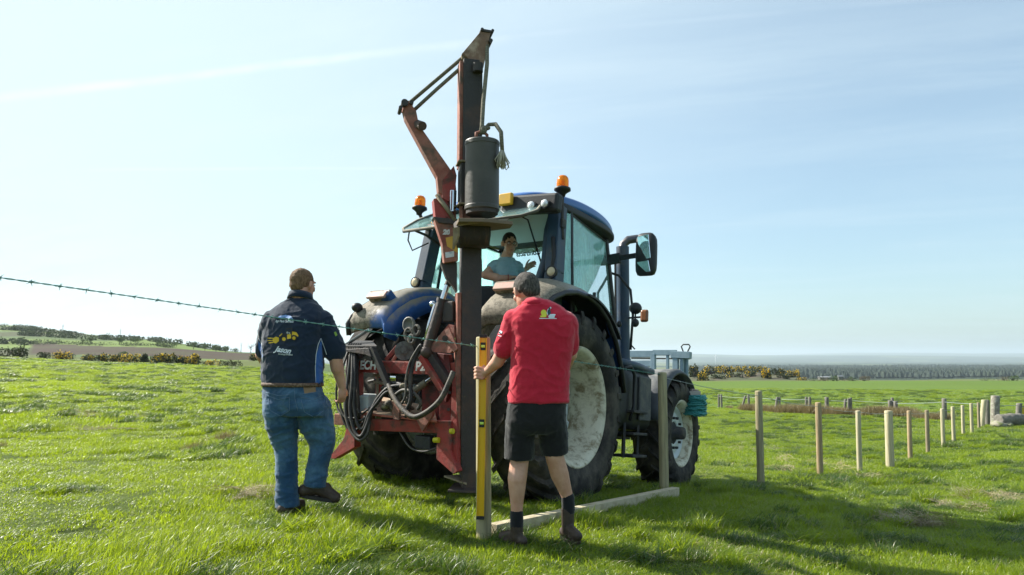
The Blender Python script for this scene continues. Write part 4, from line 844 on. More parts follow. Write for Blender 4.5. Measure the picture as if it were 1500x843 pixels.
# ------------------------------------------------------------------ post driver carried on the rear linkage
RED = mat('weathered_red', (.30, .032, .024), .6, var=((.27, .095, .065), 5, .48, .78), dirt=((.065, .045, .034), 6, .44, .68), bump=(40, .35))
PINK = mat('faded_red_sunlit', (.32, .125, .088), .75, var=((.22, .05, .035), 6, .45, .72), dirt=((.11, .075, .055), 8, .44, .68), bump=(45, .4))  # faded red paint, with sunlight put into the colour as a salmon tone
RUSTD = mat('dark_rusty_steel', (.038, .032, .031), .65, var=((.085, .048, .034), 4, .45, .75), dirt=((.16, .10, .065), 7, .60, .80), bump=(30, .5))
OLIVE = mat('worn_drum_steel', (.070, .064, .052), .5, var=((.045, .040, .034), 2.2, .4, .7), bump=(25, .25), dirt=((.13, .105, .075), 9, .6, .85))
ROPE = mat('rope_fibre', (.24, .22, .16), .95, var=((.14, .13, .10), 40, .4, .6), bump=(150, .8), grain=(1, 1, 3))
HOSE = mat('rubber_hose', (.018, .017, .016), .6, dirt=((.13, .11, .085), 5, .5, .8), bump=(60, .2))
CHROME = mat('ram_chrome', (.62, .64, .66), .15, 1.)
TAN = mat('crusted_mud', (.27, .22, .15), .95, var=((.16, .13, .09), 10, .4, .7), bump=(25, .8))
PY = -1.22
def fp(px, py, dy=0.): return TM @ loc(px, py, 1, PY-dy)
class Fig:
    def __init__(s, name, label, cat, base): s.root = thing(name, label, cat, base); s.M = Matrix.Translation(base).inverted()
    def part(s, mb, name, m, parent=None, bevel=0.): mb.xf(s.M); return mb.obj(name, m, parent or s.root, bevel)
    def soft(s, mb, name, m, parent=None, **k): mb.xf(s.M); return remesh(mb, name, m, parent or s.root, **k)
MY = 5.72                                            # depth of the mast
mb0 = at(687, 700, MY); pdv = Fig('post_driver', 'weathered red tractor mounted post driver with tall dark mast and hanging drum weight', 'post driver', mb0)
myaw = R(14); MR = Matrix.Rotation(myaw, 3, 'Z'); mx = MR @ Vector((1, 0, 0)); mf = MR @ Vector((0, -1, 0))   # across / towards the viewer
def mp(px, py, d=0.): return at(px, py, MY)+mf*d if abs(d) <= .15 else at(px, py, MY-d*.97)
top = mp(690, 92); bot = mp(686.5, 693)
cx_t = top; ctr = Vector(((top.x+bot.x)/2, MY, 0))
q = MB(); q.box((ctr.x+.005, MY, (top.z+bot.z)/2), (.165, .15, top.z-bot.z), MR); mast = pdv.part(q, 'mast', RUSTD, bevel=.006)
q = MB(); q.box((ctr.x-mx.x*.095, MY-mx.y*.095+.01, (top.z+at(0, 250, MY).z)/2), (.03, .13, top.z-at(0, 250, MY).z-.03), MR); z1 = at(0, 430, MY).z; z0 = at(0, 640, MY).z
q.box((ctr.x-mx.x*.100, MY-mx.y*.100+.01, (z0+z1)/2), (.035, .15, z1-z0), MR); pdv.part(q, 'mast_rail', PINK, mast, .004)
q = MB(); zb = at(0, 690, MY).z
for k in range(3):
    for s in (-1, 1): q = MB(); q.cyl(Vector((ctr.x, MY, zb+.05+.07*k))+mx*s*.065+mf*.07, Vector((ctr.x, MY, zb+.05+.07*k))+mx*s*.065+mf*.095, .014, seg=6); pdv.part(q, 'flange_bolt', RUSTD, mast)
# lower boot and foot plates
q = MB(); b0 = mp(690, 700); q.box(b0+Vector((.0, 0, -.02)), (.17, .16, .14), MR); q.prism([mp(683, 692, .05), mp(676, 714, .05), mp(700, 714, .05), mp(695, 690, .05)], mx, .02); pdv.part(q, 'mast_boot', RUSTD, bevel=.004)
q = MB(); q.prism([mp(652, 715, .14), mp(706, 717, .15), mp(707, 712, -.05), mp(668, 711, -.08)], (0, 0, 1), .018); pdv.part(q, 'foot_plate', RUSTD, bevel=.003)
q = MB(); q.prism([mp(650, 698, .0), mp(680, 706, .12), mp(682, 699, -.1)], (0, 0, 1), .015); pdv.part(q, 'foot_plate', TAN, bevel=.003)
# head bracket with pulleys
def side_plates(poly, gap, th, m, name):
    for s in (-1, 1):
        q = MB(); q.prism([mp(*p)+mf*s*gap for p in poly], mf, th); pdv.part(q, name, m, bevel=.003)
side_plates([(676, 82), (702, 51), (716, 53), (712, 76), (706, 104), (696, 102), (686, 92)], .055, .012, mat('rusty_bracket', (.22, .13, .09), .85, var=((.42, .31, .24), 8, .45, .7), dirt=((.08, .06, .05), 12, .5, .8), bump=(40, .5)), 'head_bracket')
for px, py, r_ in ((709, 63, .045), (681, 84, .035)):
    q = MB(); q.cyl(mp(px, py, -.03), mp(px, py, .03), r_, seg=24); pdv.part(q, 'pulley', TAN)
q = MB(); q.cyl(mp(704, 49, -.08), mp(704, 49, .08), .014, seg=8); q.cyl(mp(719, 51, -.08), mp(719, 51, .08), .014, seg=8); q.bar(mp(702, 49, .06), mp(720, 52, .06), .02, .02); q.cyl(mp(716, 66, -.07), mp(716, 66, .09), .018, seg=8); pdv.part(q, 'bracket_pin', RUSTD)
q = MB(); q.cyl(mp(697, 100, .09), mp(697, 112, .09), .045, seg=20); pdv.part(q, 'rope_buffer', RUSTD)
# ropes over the head: two strands back to the arm, one down to the weight
q = MB(); q.tube([mp(594, 155, -.02), mp(680, 82, -.02), mp(702, 58, -.02), mp(708, 55, -.01), mp(713, 60, 0)], .0165, 10); pdv.part(q, 'rope', ROPE)
q = MB(); q.tube([mp(603, 164, -.02), mp(640, 130, -.02), mp(675, 99, -.02), mp(683, 92, -.02)], .0165, 10); pdv.part(q, 'rope', ROPE)
q = MB(); q.tube([mp(710, 54, .02), mp(712, 68, .04), mp(710, 100, .1), mp(708, 150, .2), mp(706, 186, .28), mp(704, 197, .28)], .0175, 10); pdv.part(q, 'rope', ROPE)
# drum weight
wz = .28
wt, wb = mp(705.5, 208, wz), mp(706, 309, wz); wt.x = wb.x; wt.y = wb.y; WL = wt.z-wb.z
q = MB(); q.lathe([(.001, 0), (.135, 0), (.142, .006), (.142, .03), (.139, .04), (.139, WL-.04), (.143, WL-.036), (.143, WL-.01), (.138, WL), (.12, WL), (.12, WL-.03), (.001, WL-.03)], wb, (0, 0, 1), 96, smooth=False); wgt = pdv.part(q, 'drum_weight', OLIVE)
q = MB(); q.box(wb+mf*-.02+mx*.02+Vector((0, 0, -.012)), (.20, .22, .02), MR); q.cyl(wb+Vector((0, 0, -.03)), wb, .13, seg=40); pdv.part(q, 'weight_base', RUSTD, wgt)
q = MB(); tt = wt+Vector((0, 0, .02)); q.tube([tt+mx*-.05, tt+mx*-.05+Vector((0, 0, .05)), tt+Vector((0, 0, .07)), tt+mx*.04+Vector((0, 0, .04)), tt+mx*.04], .014, 8); pdv.part(q, 'shackle', PINK, wgt)
q = MB(); kn = tt+Vector((0, 0, .08))+mx*.01; q.ell(kn, (.03, .03, .04)); q.ell(kn+mx*.03+Vector((0, 0, .02)), (.028, .025, .02)); q.tube([kn, kn+mx*.045+Vector((0, 0, .05)), kn+mx*.09+Vector((0, 0, .04))+mf*.05, kn+mx*.125+Vector((0, 0, -.04))+mf*.1, kn+mx*.13+mf*.12+Vector((0, 0, -.20))], [.016, .017, .0175, .0175, .0165], 10); pdv.part(q, 'rope_end', ROPE)
q = MB(); te = kn+mx*.13+mf*.12+Vector((0, 0, -.19)); rg = np.random.default_rng(4)
for k in range(46):
    a = rg.uniform(0, 6.28); s_ = rg.uniform(.2, 1); L = rg.uniform(.11, .165); o_ = mx*math.cos(a)*.045*s_+mf*math.sin(a)*.04*s_
    q.tube([te+o_*.2, te+o_*.8+Vector((0, 0, -L*.45)), te+o_*(1+.3*rg.normal())+Vector((0, 0, -L*.8)), te+o_*(.85+.4*rg.normal())+Vector((0, 0, -L))], [.005, .0055, .005, .003], 5)
pdv.part(q, 'rope_tassel', mat('frayed_rope', (.40, .37, .29), .95, bump=(200, .5)))
# guide box behind the weight
q = MB(); q.box(mp(677, 278, .12), (.09, .16, .36), MR); pdv.part(q, 'slide_box', RUSTD, bevel=.005)
for py in (246, 306): q = MB(); q.box(mp(676, py, .13), (.12, .17, .014), MR); pdv.part(q, 'slide_plate', TAN, bevel=.002)
q = MB(); q.bar(mp(671, 330, .15), mp(671, 308, .15), .03, .03); q.box(mp(680, 322, .1), (.06, .05, .14), MR); pdv.part(q, 'slide_bracket', PINK, bevel=.003)
# striker plate and cap under it
q = MB(); cp = mp(701, 331, .22); cl = [cp+mx*-.20+mf*.20, cp+mx*.0+mf*.24, cp+mx*.245+mf*.18, cp+mx*.26+mf*.02, cp+mx*.1-mf*.16, cp+mx*-.18-mf*.14]; q.prism(cl, (0, 0, 1), .03); pdv.part(q, 'striker_plate', mat('muddy_plate', (.17, .13, .09), .8, mud=((.36, .29, .20), 9, .6, 1.1, .5), bump=(30, .6)), bevel=.004)
q = MB(); c0 = mp(691, 328, .19); c1 = mp(693, 362, .17); q.loft([(c0, mx, mf, .145, .12), (c0*.5+c1*.5, mx, mf, .14, .115), (c1, mx, mf, .125, .10)], 32, 7); pdv.part(q, 'post_cap', mat('streaked_cap', (.028, .022, .018), .75, var=((.10, .055, .03), 8, .5, .75), dirt=((.34, .26, .14), 4, .66, .8), bump=(30, .5), grain=(3, 3, .5)), bevel=.0)
q = MB(); q.prism([mp(665, 334, .36), mp(672, 333, .38), mp(672, 346, .36), mp(664, 366, .30)], mx, .014); q.tube([mp(672, 330, .36), mp(700, 326, .42), mp(745, 322, .30)], .008, 6); pdv.part(q, 'cap_bracket', TAN)
# lifting arm: lower housing, elbow, upper arm
ad = .04
def box_arm(pts, w, th, m, name, bev=.006):
    q = MB()
    for (a, b) in zip(pts[:-1], pts[1:]): q.bar(a, b, th, w, up=(b-a).cross(mf))
    return pdv.part(q, name, m, bevel=bev)
def plate(poly, th, m, name, d=ad, parent=None, nrm=None, bevel=.004):
    q = MB(); q.prism([mp(x_, y_, d) for x_, y_ in poly], nrm or mf, th); return pdv.part(q, name, m, parent, bevel)
ua = plate([(587, 156), (597, 153), (608, 168), (612, 188), (664, 262), (666, 284), (650, 292), (640, 285), (638, 263), (600, 193), (592, 178)], .11, PINK, 'upper_arm')
q = MB(); q.cyl(mp(591, 158, -.06), mp(591, 158, .13), .03, seg=16); q.cyl(mp(585, 165, -.02), mp(585, 165, .13), .016, seg=10); q.cyl(mp(601, 157, -.02), mp(601, 157, .12), .018, seg=10); pdv.part(q, 'arm_pulley', RUSTD)
q = MB(); q.cyl(mp(609, 184, .04), mp(619, 185, .16), .038, seg=20); pdv.part(q, 'arm_buffer', RUSTD, ua)
plate([(646, 268), (662, 248), (666, 262), (664, 282), (654, 300), (645, 294)], .135, RED, 'elbow_plate')
lp = plate([(640, 285), (662, 268), (666, 300), (666, 330), (640, 330)], .10, PINK, 'arm_housing', .03)
plate([(634, 326), (668, 329), (668, 385), (648, 388), (645, 360)], .10, PINK, 'arm_housing', .06)
plate([(633, 295), (648, 292), (666, 322), (664, 332), (652, 322), (648, 328), (636, 326)], .13, RED, 'arm_link', .03)
plate([(632, 322), (668, 326), (662, 333), (640, 331)], .16, RUSTD, 'arm_collar', .05)
plate([(644, 386), (668, 386), (668, 430), (662, 420), (652, 408)], .07, RUSTD, 'arm_gusset', .02)
q = MB(); q.tube([mp(637, 290, .11), mp(650, 308, .12), mp(664, 328, .12)], .018, 8); pdv.part(q, 'arm_brace', TAN)
q = MB(); q.cyl(mp(661, 284, .10), mp(660, 314, .10), .030, seg=24); pdv.part(q, 'ram_rod', CHROME)
q = MB(); q.bar(mp(658, 285, .135), mp(657.5, 313, .135), .008, .004, up=(0, 1, 0)); pdv.part(q, 'red_stripe', RED)
DECY = mat('warning_yellow', (.62, .36, .05), .6, dirt=((.5, .2, .1), 30, .5, .7)); DECW = mat('sticker_white', (.60, .62, .66), .5, dirt=((.2, .25, .4), 40, .5, .7))
q = MB(); q.prism([mp(650, 352, .112), mp(662, 349, .112), (mp(668, 368, .112)), mp(667, 374, .112), mp(652, 364, .112)], mf, .003); pdv.part(q, 'warning_sticker', DECY)
q = MB(); q.prism([mp(649, 373, .112), mp(662, 371, .112), mp(662, 379, .112), mp(650, 381, .112)], mf, .003); pdv.part(q, 'maker_sticker', DECW)
def wtext(body, px, py, d, h, m, right, up, parent=None, shear=.0, bold=.004, off=.004):
    me = text_mesh(body, h, .0006, shear, bold, 1.0); me.materials.clear(); me.materials.append(m)
    n = right.cross(up).normalized(); M_ = Matrix((right, up, n)).transposed().to_4x4(); M_.translation = d
    me.transform(pdv.M @ M_); return link('lettering', me, parent or pdv.root)
PAINT = mat('white_lettering', (.66, .66, .64), .55, dirt=((.35, .2, .17), 20, .5, .75))
upz = Vector((0, 0, 1))
wtext('200', 0, 0, mp(653, 347, .1135), .055, PAINT, mx, upz, shear=.2)
# three point frame
rv = (TM.to_3x3() @ Vector((1, 0, 0))).normalized(); rv.z = 0; rv.normalize(); bk_ = Vector((-rv.y*-1, 0, 0)); nb = Vector((-math.sin(HEAD), -math.cos(HEAD), 0))   # towards the back of the tractor
def fbar(a, b, w, h, m, name, bev=.005, up=(0, 0, 1)): q = MB(); q.bar(a, b, w, h, up=up); return pdv.part(q, name, m, bevel=bev)
fbar(fp(526, 537), fp(672, 541), .08, .105, RED, 'cross_beam'); q = MB(); q.bar(fp(526, 529, .0), fp(640, 531, .0), .085, .012); pdv.part(q, 'beam_edge', PINK)
wtext('ECH', 0, 0, fp(538.5, 541, .060), .105, PAINT, rv, upz, shear=.12); wtext('P200', 0, 0, fp(622, 543, .060), .105, PAINT, rv, upz, shear=.12)
fbar(fp(529, 545), fp(529, 580), .035, .05, RED, 'frame_upright', up=(0, 1, 0)); fbar(fp(522, 552), fp(522, 628), .07, .07, RED, 'frame_upright', up=(0, 1, 0))
fbar(fp(555, 545, -.15), fp(555, 612, -.15), .05, .05, RED, 'frame_upright', up=(0, 1, 0)); fbar(fp(655, 545), fp(655, 630), .12, .06, RED, 'frame_upright', up=(0, 1, 0)); fbar(fp(632, 560, -.1), fp(632, 620, -.1), .16, .05, RED, 'frame_upright', up=(0, 1, 0))
fbar(fp(494, 614, .0), fp(545, 617, .0), .08, .10, PINK, 'lower_beam'); fbar(fp(546, 622, .04), fp(664, 626, .04), .09, .10, RED, 'lower_beam')
q = MB(); pl4 = [fp(528, 606, .10), fp(640, 618, .12), fp(636, 598, -.22), fp(555, 582, -.28)]; q.prism(pl4, (0, 0, 1), .02); pdv.part(q, 'deck_plate', mat('muddy_red_deck', (.36, .10, .07), .8, mud=((.40, .32, .22), 5, .55, 1.2, .5), bump=(30, .5)), bevel=.003)
q = MB(); q.box(fp(537, 597, -.08), (.22, .18, .24), Matrix.Rotation(-HEAD, 3, 'Z')); pdv.part(q, 'oil_tank', mat('pale_tank', (.55, .62, .62), .5, dirt=((.4, .36, .28), 6, .5, .8)), bevel=.02)
# left leg and foot
q = MB(); q.prism([fp(514, 620), fp(524, 620), fp(524, 655), fp(494, 672), fp(486, 670), fp(508, 643)], nb, .08); pdv.part(q, 'support_leg', RED, bevel=.004)
q = MB(); q.prism([fp(644, 630, .05), fp(664, 632, .05), fp(664, 662, .05), (fp(674, 690, .05)), fp(668, 694, .05), fp(643, 672, .05)], nb, .07); pdv.part(q, 'support_leg', RED, bevel=.004)
q = MB(); q.prism([fp(665, 560, .03), fp(672, 545, .03), fp(672, 690, .03), fp(662, 640, .03)], nb, .05); pdv.part(q, 'mast_bracket', RED, bevel=.003)
# triangular head plate and box above it
q = MB(); q.prism([fp(632, 508, .1), fp(660, 475, .1), fp(668, 478, .1), fp(668, 512, .1), fp(662, 518, .1), fp(636, 516, .1)], nb, .05); tp = pdv.part(q, 'pivot_plate', PINK, bevel=.004)
q = MB(); q.cyl(fp(652, 496, .12), fp(652, 496, .16), .026, seg=16); pdv.part(q, 'pivot_pin', RUSTD, tp)
q = MB(); q.bar(fp(655, 482, .14), fp(668, 514, .14), .05, .015, up=nb); pdv.part(q, 'pivot_strap', PINK, tp)
q = MB(); q.prism([fp(661, 497, .132), fp(667, 495, .132), fp(667, 512, .132), fp(662, 508, .132)], nb, .004); pdv.part(q, 'warning_sticker', mat('faded_yellow_green', (.42, .42, .12), .7, dirt=((.4, .2, .15), 30, .5, .7)), tp)
q = MB(); q.box(fp(661, 457, .06), (.11, .10, .17), Matrix.Rotation(-HEAD, 3, 'Z')); pdv.part(q, 'valve_box', RUSTD, bevel=.008)
# tilt ram
q = MB(); q.cyl(fp(626, 512, .12), fp(648, 441, .10), .042, .045, seg=24); q.cyl(fp(647, 443, .10), fp(648.5, 438, .10), .05, seg=20); q.ell(fp(625, 516, .12), (.06, .06, .06)); rm = pdv.part(q, 'ram_barrel', RUSTD)
q = MB(); q.cyl(fp(648, 440, .10), fp(655, 418, .09), .024, seg=20); pdv.part(q, 'ram_rod', CHROME, rm)
q = MB(); q.cyl(fp(655, 419, .09), fp(662, 402, .06), .03, seg=16); pdv.part(q, 'ram_eye', RUSTD, rm)
q = MB(); q.tube([fp(634, 447, .1), fp(637, 446, .12), fp(628, 475, .13), fp(622, 505, .14)], .012, 8); q.ell(fp(634, 446, .1), (.03, .03, .03)); q.ell(fp(642, 449, .1), (.025, .025, .02)); pdv.part(q, 'ram_pipe', CHROME, rm)
# heavy black links
fbar(fp(625, 515, .08), fp(657, 560, .05), .10, .10, RUSTD, 'link_bar'); fbar(fp(617, 522, .14), fp(650, 575, .12), .045, .05, RED, 'link_bar')
fbar(fp(545, 510, .12), fp(578, 585, .10), .05, .05, HOSE, 'strut'); 
q = MB(); q.prism([fp(625, 515, .03), fp(660, 520, .03), fp(664, 560, .03), fp(655, 590, .03), fp(645, 560, .03)], nb, .05); pdv.part(q, 'link_plate', mat('dark_red_steel', (.13, .02, .018), .7, dirt=((.06, .05, .04), 8, .45, .7), bump=(30, .4)), bevel=.004)
# pulley disc and its red arm
q = MB(); q.cyl(fp(592, 514, -.06), fp(592, 514, -.02), .085, seg=28); q.cyl(fp(592, 514, -.02), fp(592, 514, .01), .03, seg=16); pdv.part(q, 'guide_wheel', mat('grey_cast', (.16, .16, .15), .6, dirt=((.08, .07, .06), 14, .4, .7), bump=(60, .6)))
fbar(fp(566, 528, -.02), fp(583, 508, -.03), .03, .04, RED, 'wheel_arm'); fbar(fp(575, 530, -.02), fp(589, 508, -.03), .02, .03, PINK, 'wheel_arm')
for px, py, r_ in ((599, 490, .045), (610, 484, .035), (603, 497, .03)):
    q = MB(); q.tube([fp(px, py, .02)+rv*math.cos(a)*r_+upz*math.sin(a)*r_*1.2 for a in np.linspace(0, 6.28, 16)], .014, 8); pdv.part(q, 'hose_coil', mat('mud_caked_hose', (.09, .085, .08), .8, dirt=((.24, .21, .16), 30, .45, .65), bump=(60, .8)))
# control console
q = MB(); q.prism([fp(504, 508, .10), fp(552, 508, .12), fp(545, 501, -.12), fp(514, 500, -.12)], (0, 0, 1), .02); cs_ = pdv.part(q, 'control_shelf', IRON, bevel=.004)
q = MB(); q.prism([fp(511, 512, .1), fp(546, 510, .1), fp(550, 524, .1), fp(540, 520, .1), fp(528, 518, .1), fp(514, 516, .1)], nb, .10); q.box(fp(519, 519, 0), (.11, .12, .08), Matrix.Rotation(-HEAD, 3, 'Z')); pdv.part(q, 'valve_block', RUSTD, cs_, bevel=.005)
q = MB(); q.bar(fp(507, 505, .02), fp(541, 483, .0), .05, .015); pdv.part(q, 'control_lever', mat('pale_grey_bar', (.30, .31, .31), .6, dirt=((.1, .09, .08), 10, .5, .8)), cs_, bevel=.003)
for k in range(6):
    q = MB(); x_ = 511+3.4*k; q.cyl(fp(x_, 520, .1), fp(x_, 506, .08), .006, seg=6); q.ell(fp(x_, 505, .08), (.010, .010, .012)); pdv.part(q, 'valve_lever', IRON, cs_)
# column of pipes under the console
for k, x_ in enumerate((509, 513, 517, 521, 524)):
    q = MB(); q.tube([fp(x_, 518, .05), fp(x_-1, 550, .06+.01*k), fp(x_+1, 590, .06), fp(x_-2+k, 625, .05)], .014, 8); pdv.part(q, 'hydraulic_pipe', HOSE if k % 2 else RUSTD)
q = MB(); q.lathe([(.001, 0), (.05, 0), (.065, .012), (.07, .02), (.07, .035), (.055, .04), (.05, .03), (.001, .03)], fp(602, 476, .0), nb, 24); pdv.part(q, 'gauge_disc', mat('grey_gauge', (.12, .12, .11), .55, dirt=((.22, .2, .15), 20, .5, .7), bump=(60, .7)))
def hose(pts, r_, m=HOSE, name='hydraulic_hose'):
    P_ = [fp(x_, y_, d_) for x_, y_, d_ in pts]; out = []
    for i in range(len(P_)-1):        # Catmull-Rom
        p0, p1, p2, p3 = P_[max(i-1, 0)], P_[i], P_[i+1], P_[min(i+2, len(P_)-1)]
        for s_ in range(6):
            t_ = s_/6; out.append(.5*((2*p1)+(p2-p0)*t_+(2*p0-5*p1+4*p2-p3)*t_*t_+(3*p1-p0-3*p2+p3)*t_**3))
    out.append(P_[-1]); q = MB(); q.tube(out, r_*.86, 10); return pdv.part(q, name, m)
HL = mat('worn_grey_hose', (.045, .042, .037), .6, dirt=((.20, .17, .12), 9, .48, .72))
hose([(508, 515, .1), (500, 545, .14), (498, 590, .15), (505, 620, .15), (518, 632, .14), (530, 622, .12), (535, 610, .1)], .013)
hose([(510, 515, .1), (502, 540, .16), (497, 575, .18), (502, 606, .18), (517, 618, .18), (536, 612, .14), (542, 600, .1)], .013, HL)
hose([(514, 516, .12), (509, 560, .17), (506, 600, .19), (512, 628, .2), (526, 645, .2), (538, 636, .18), (542, 612, .15), (541, 598, .1)], .016, HL)
hose([(517, 516, .12), (516, 560, .18), (513, 600, .2), (519, 630, .2), (528, 640, .2), (537, 625, .18), (545, 600, .16), (555, 582, .14), (570, 568, .12), (590, 565, .1)], .019)
hose([(520, 516, .12), (520, 560, .17), (519, 595, .19), (524, 622, .19), (532, 628, .18), (541, 606, .17), (553, 590, .15), (566, 575, .13), (582, 574, .1)], .017)
hose([(505, 518, .08), (495, 550, .12), (493, 590, .12), (502, 610, .14), (524, 613, .13)], .011, HL)
hose([(523, 600, .1), (530, 606, .1), (540, 600, .1), (552, 600, .05)], .012)
hose([(540, 560, -.1), (560, 556, -.1), (585, 556, -.08), (600, 566, -.05)], .02)
hose([(618, 505, .15), (606, 530, .17), (601, 556, .18), (602, 585, .19), (596, 600, .18)], .022)
hose([(615, 506, .17), (601, 530, .19), (595, 555, .2), (594, 580, .2), (588, 592, .18)], .012, HL)
hose([(568, 560, .1), (576, 580, .16), (590, 600, .2), (606, 611, .22), (625, 604, .22), (645, 586, .2), (658, 560, .17), (664, 545, .14)], .026, m=mat('muddy_main_hose', (.03, .027, .024), .65, dirt=((.16, .13, .09), 9, .46, .68), bump=(40, .5)), name='main_hose')
hose([(576, 582, .14), (590, 572, .16), (606, 576, .17), (616, 590, .15), (612, 600, .14)], .018, HL)
hose([(585, 632, .05), (600, 655, .08), (620, 662, .08), (640, 656, .05)], .010, HL)
hose([(560, 570, .05), (575, 562, .08), (590, 566, .1), (600, 585, .12), (595, 612, .1)], .022)
q = MB(); q.cyl(fp(604, 575, .0), fp(624, 560, -.03), .030, seg=20); pdv.part(q, 'ram_barrel', mat('khaki_ram', (.20, .18, .12), .6, bump=(30, .3))); q = MB(); q.cyl(fp(624, 560, -.03), fp(634, 553, -.04), .020, seg=16); pdv.part(q, 'ram_rod', CHROME)
q = MB(); q.cyl(fp(548, 550, -.05), fp(566, 551, -.05), .014, seg=10); q.cyl(fp(548, 560, -.05), fp(568, 563, -.05), .014, seg=10); q.bar(fp(553, 548, -.05), fp(553, 612, -.05), .02, .02, up=(0, 1, 0)); pdv.part(q, 'lever_rod', TAN)
q = MB(); q.cyl(fp(566, 553, -.08), fp(640, 556, -.10), .05, seg=20); pdv.part(q, 'top_ram', IRON); q = MB(); q.cyl(fp(577, 553, -.075), fp(585, 553.5, -.078), .053, seg=20); pdv.part(q, 'ram_collar', CHROME)
# crusted valve lump in the middle and small fittings
q = MB(); rg = np.random.default_rng(12)
for k in range(16): q.ell(fp(rg.uniform(562, 606), rg.uniform(562, 600), rg.uniform(.0, .14)), (rg.uniform(.02, .045), rg.uniform(.02, .04), rg.uniform(.02, .04)))
pdv.soft(q, 'valve_cluster', mat('mud_caked_valves', (.06, .05, .04), .85, dirt=((.26, .22, .15), 12, .45, .65), bump=(40, .8)), voxel=.008, smooth=2)
q = MB(); q.prism([fp(574, 588, .12), fp(586, 590, .12), fp(586, 615, .12), fp(577, 614, .12)], nb, .02); pdv.part(q, 'hose_bracket', PINK)
q = MB(); q.prism([fp(610, 612, .12), fp(638, 592, .12), fp(634, 610, .12), fp(620, 632, .12)], nb, .03); pdv.part(q, 'hose_bracket', PINK)
q = MB(); q.box(fp(624, 648, .0), (.17, .1, .11), Matrix.Rotation(-HEAD, 3, 'Z')); pdv.part(q, 'hitch_block', IRON, bevel=.01)
q = MB(); q.cyl(fp(636, 645, .1), fp(643, 645, .1), .022, seg=14); q.cyl(fp(660, 632, .08), fp(664, 632, .08), .022, seg=14); pdv.part(q, 'yellow_coupling', mat('yellow_plastic', (.55, .50, .02), .5))
q = MB()
for px, py in ((540, 532), (560, 533), (603, 536), (646, 536), (560, 624), (600, 628), (650, 632), (658, 575), (657, 600)): q.cyl(fp(px, py, .04), fp(px, py, .075), .014, seg=6)
pdv.part(q, 'frame_bolt', RUSTD)

# ------------------------------------------------------------------ rack carried on the front linkage
GALV = mat('galvanised', (.22, .31, .35), .5, .15, var=((.17, .25, .29), 12, .4, .7), bump=(30, .1))
rk = thing('front_rack', 'pale galvanised carrying rack on the front of the tractor behind the front mudguard', 'rack'); rk.matrix_world = TM @ Matrix.Translation((0, 4.2, 1.2)); RI = (rk.matrix_world.inverted() @ TM)
def rpart(q, name, m, bevel=.004): q.xf(RI); return q.obj(name, m, rk, bevel)
def lq(px, py, Y_): return loc(px, py, 1, Y_)
q = MB(); q.bar(lq(922, 519, 4.0), lq(957, 519, 4.0), .06, .10); q.bar(lq(957, 517, 4.0), lq(991, 517, 4.0), .06, .08); q.bar(lq(984, 520, 4.0), lq(1012, 521, 4.0), .10, .10); rpart(q, 'top_rail', GALV)
q = MB(); q.bar(lq(922, 533, 4.0), lq(954, 533, 4.0), .05, .09); rpart(q, 'middle_rail', GALV)
for px, w in ((957, .07), (978, .04), (990, .08), (999, .05)):
    q = MB(); q.bar(lq(px, 518, 4.0), lq(px, 590, 4.0), w, w, up=(0, 1, 0)); rpart(q, 'rack_post', GALV)
q = MB(); q.cyl(lq(1005, 524, 4.1), lq(1005, 580, 4.1), .035, seg=16); rpart(q, 'rack_tube', GALV)
q = MB(); q.cyl(lq(925, 525, 4.25), lq(1010, 526, 4.25), .012, seg=8); rpart(q, 'cross_rod', IRON)
q = MB(); q.bar(lq(922, 590, 4.05), lq(1006, 590, 4.05), .08, .08); q.bar((-.1, 3.6, .85), (-.1, 4.15, .85), .08, .1); q.bar((.5, 3.6, .85), (.5, 4.15, .85), .08, .1); q.bar((-.1, 4.1, .8), (.6, 4.1, .8), .08, .08); q.bar((.2, 4.1, .8), (.2, 4.1, 1.3), .08, .08); q.bar((-.6, 4.4, 1.0), (.9, 4.4, 1.0), .05, .06)
for x_ in (-.6, .1, .7, .9): q.bar((x_, 4.08, 1.0), (x_, 4.4, 1.0), .05, .05)
rpart(q, 'rack_base', GALV)
hp = [lq(1001, 516, 4.0), lq(998, 508, 4.0), lq(1001, 505, 4.0), lq(1009, 505, 4.0), lq(1011, 508, 4.0), lq(1007, 516, 4.0)]
q = MB(); q.tube(hp, .011, 8); rpart(q, 'lifting_handle', IRON)
q = MB(); q.tube([lq(922, 503, 4.0), lq(930, 512, 4.0)], .012, 8); rpart(q, 'stay_rod', IRON)
# reel of teal barbed wire on the rack with odds and ends on it
TEAL = mat('teal_wire', (.02, .20, .20), .45, .2, var=((.06, .30, .30), 60, .4, .6), bump=(90, .6))
rc = TM @ loc(1018, 594, 0, 1.18)
rl = Fig('wire_reel', 'teal coil of barbed wire standing on the end of the galvanised rack', 'wire reel', rc)
q = MB(); rg = np.random.default_rng(2)
for k in range(15):
    z_ = -.12+.0175*k; r_ = .135+.010*math.sin(k*1.7)
    q.tube([rc+Vector((math.cos(a)*(r_+.006*rg.normal()), math.sin(a)*(r_+.006*rg.normal()), z_+.006*rg.normal())) for a in np.linspace(0, 6.283, 28)], .011, 6)
q.cyl(rc+Vector((0, 0, -.12)), rc+Vector((0, 0, .12)), .115, seg=20)
rl.part(q, 'wire_coil', TEAL)
q = MB()
for k in range(40):
    a = rg.uniform(0, 6.28); p = rc+Vector((math.cos(a)*.148, math.sin(a)*.148, rg.uniform(-.12, .13))); d_ = Vector(rg.normal(size=3)).normalized()*.022; q.tube([p-d_, p+d_], .003, 4)
rl.part(q, 'wire_barb', TEAL)
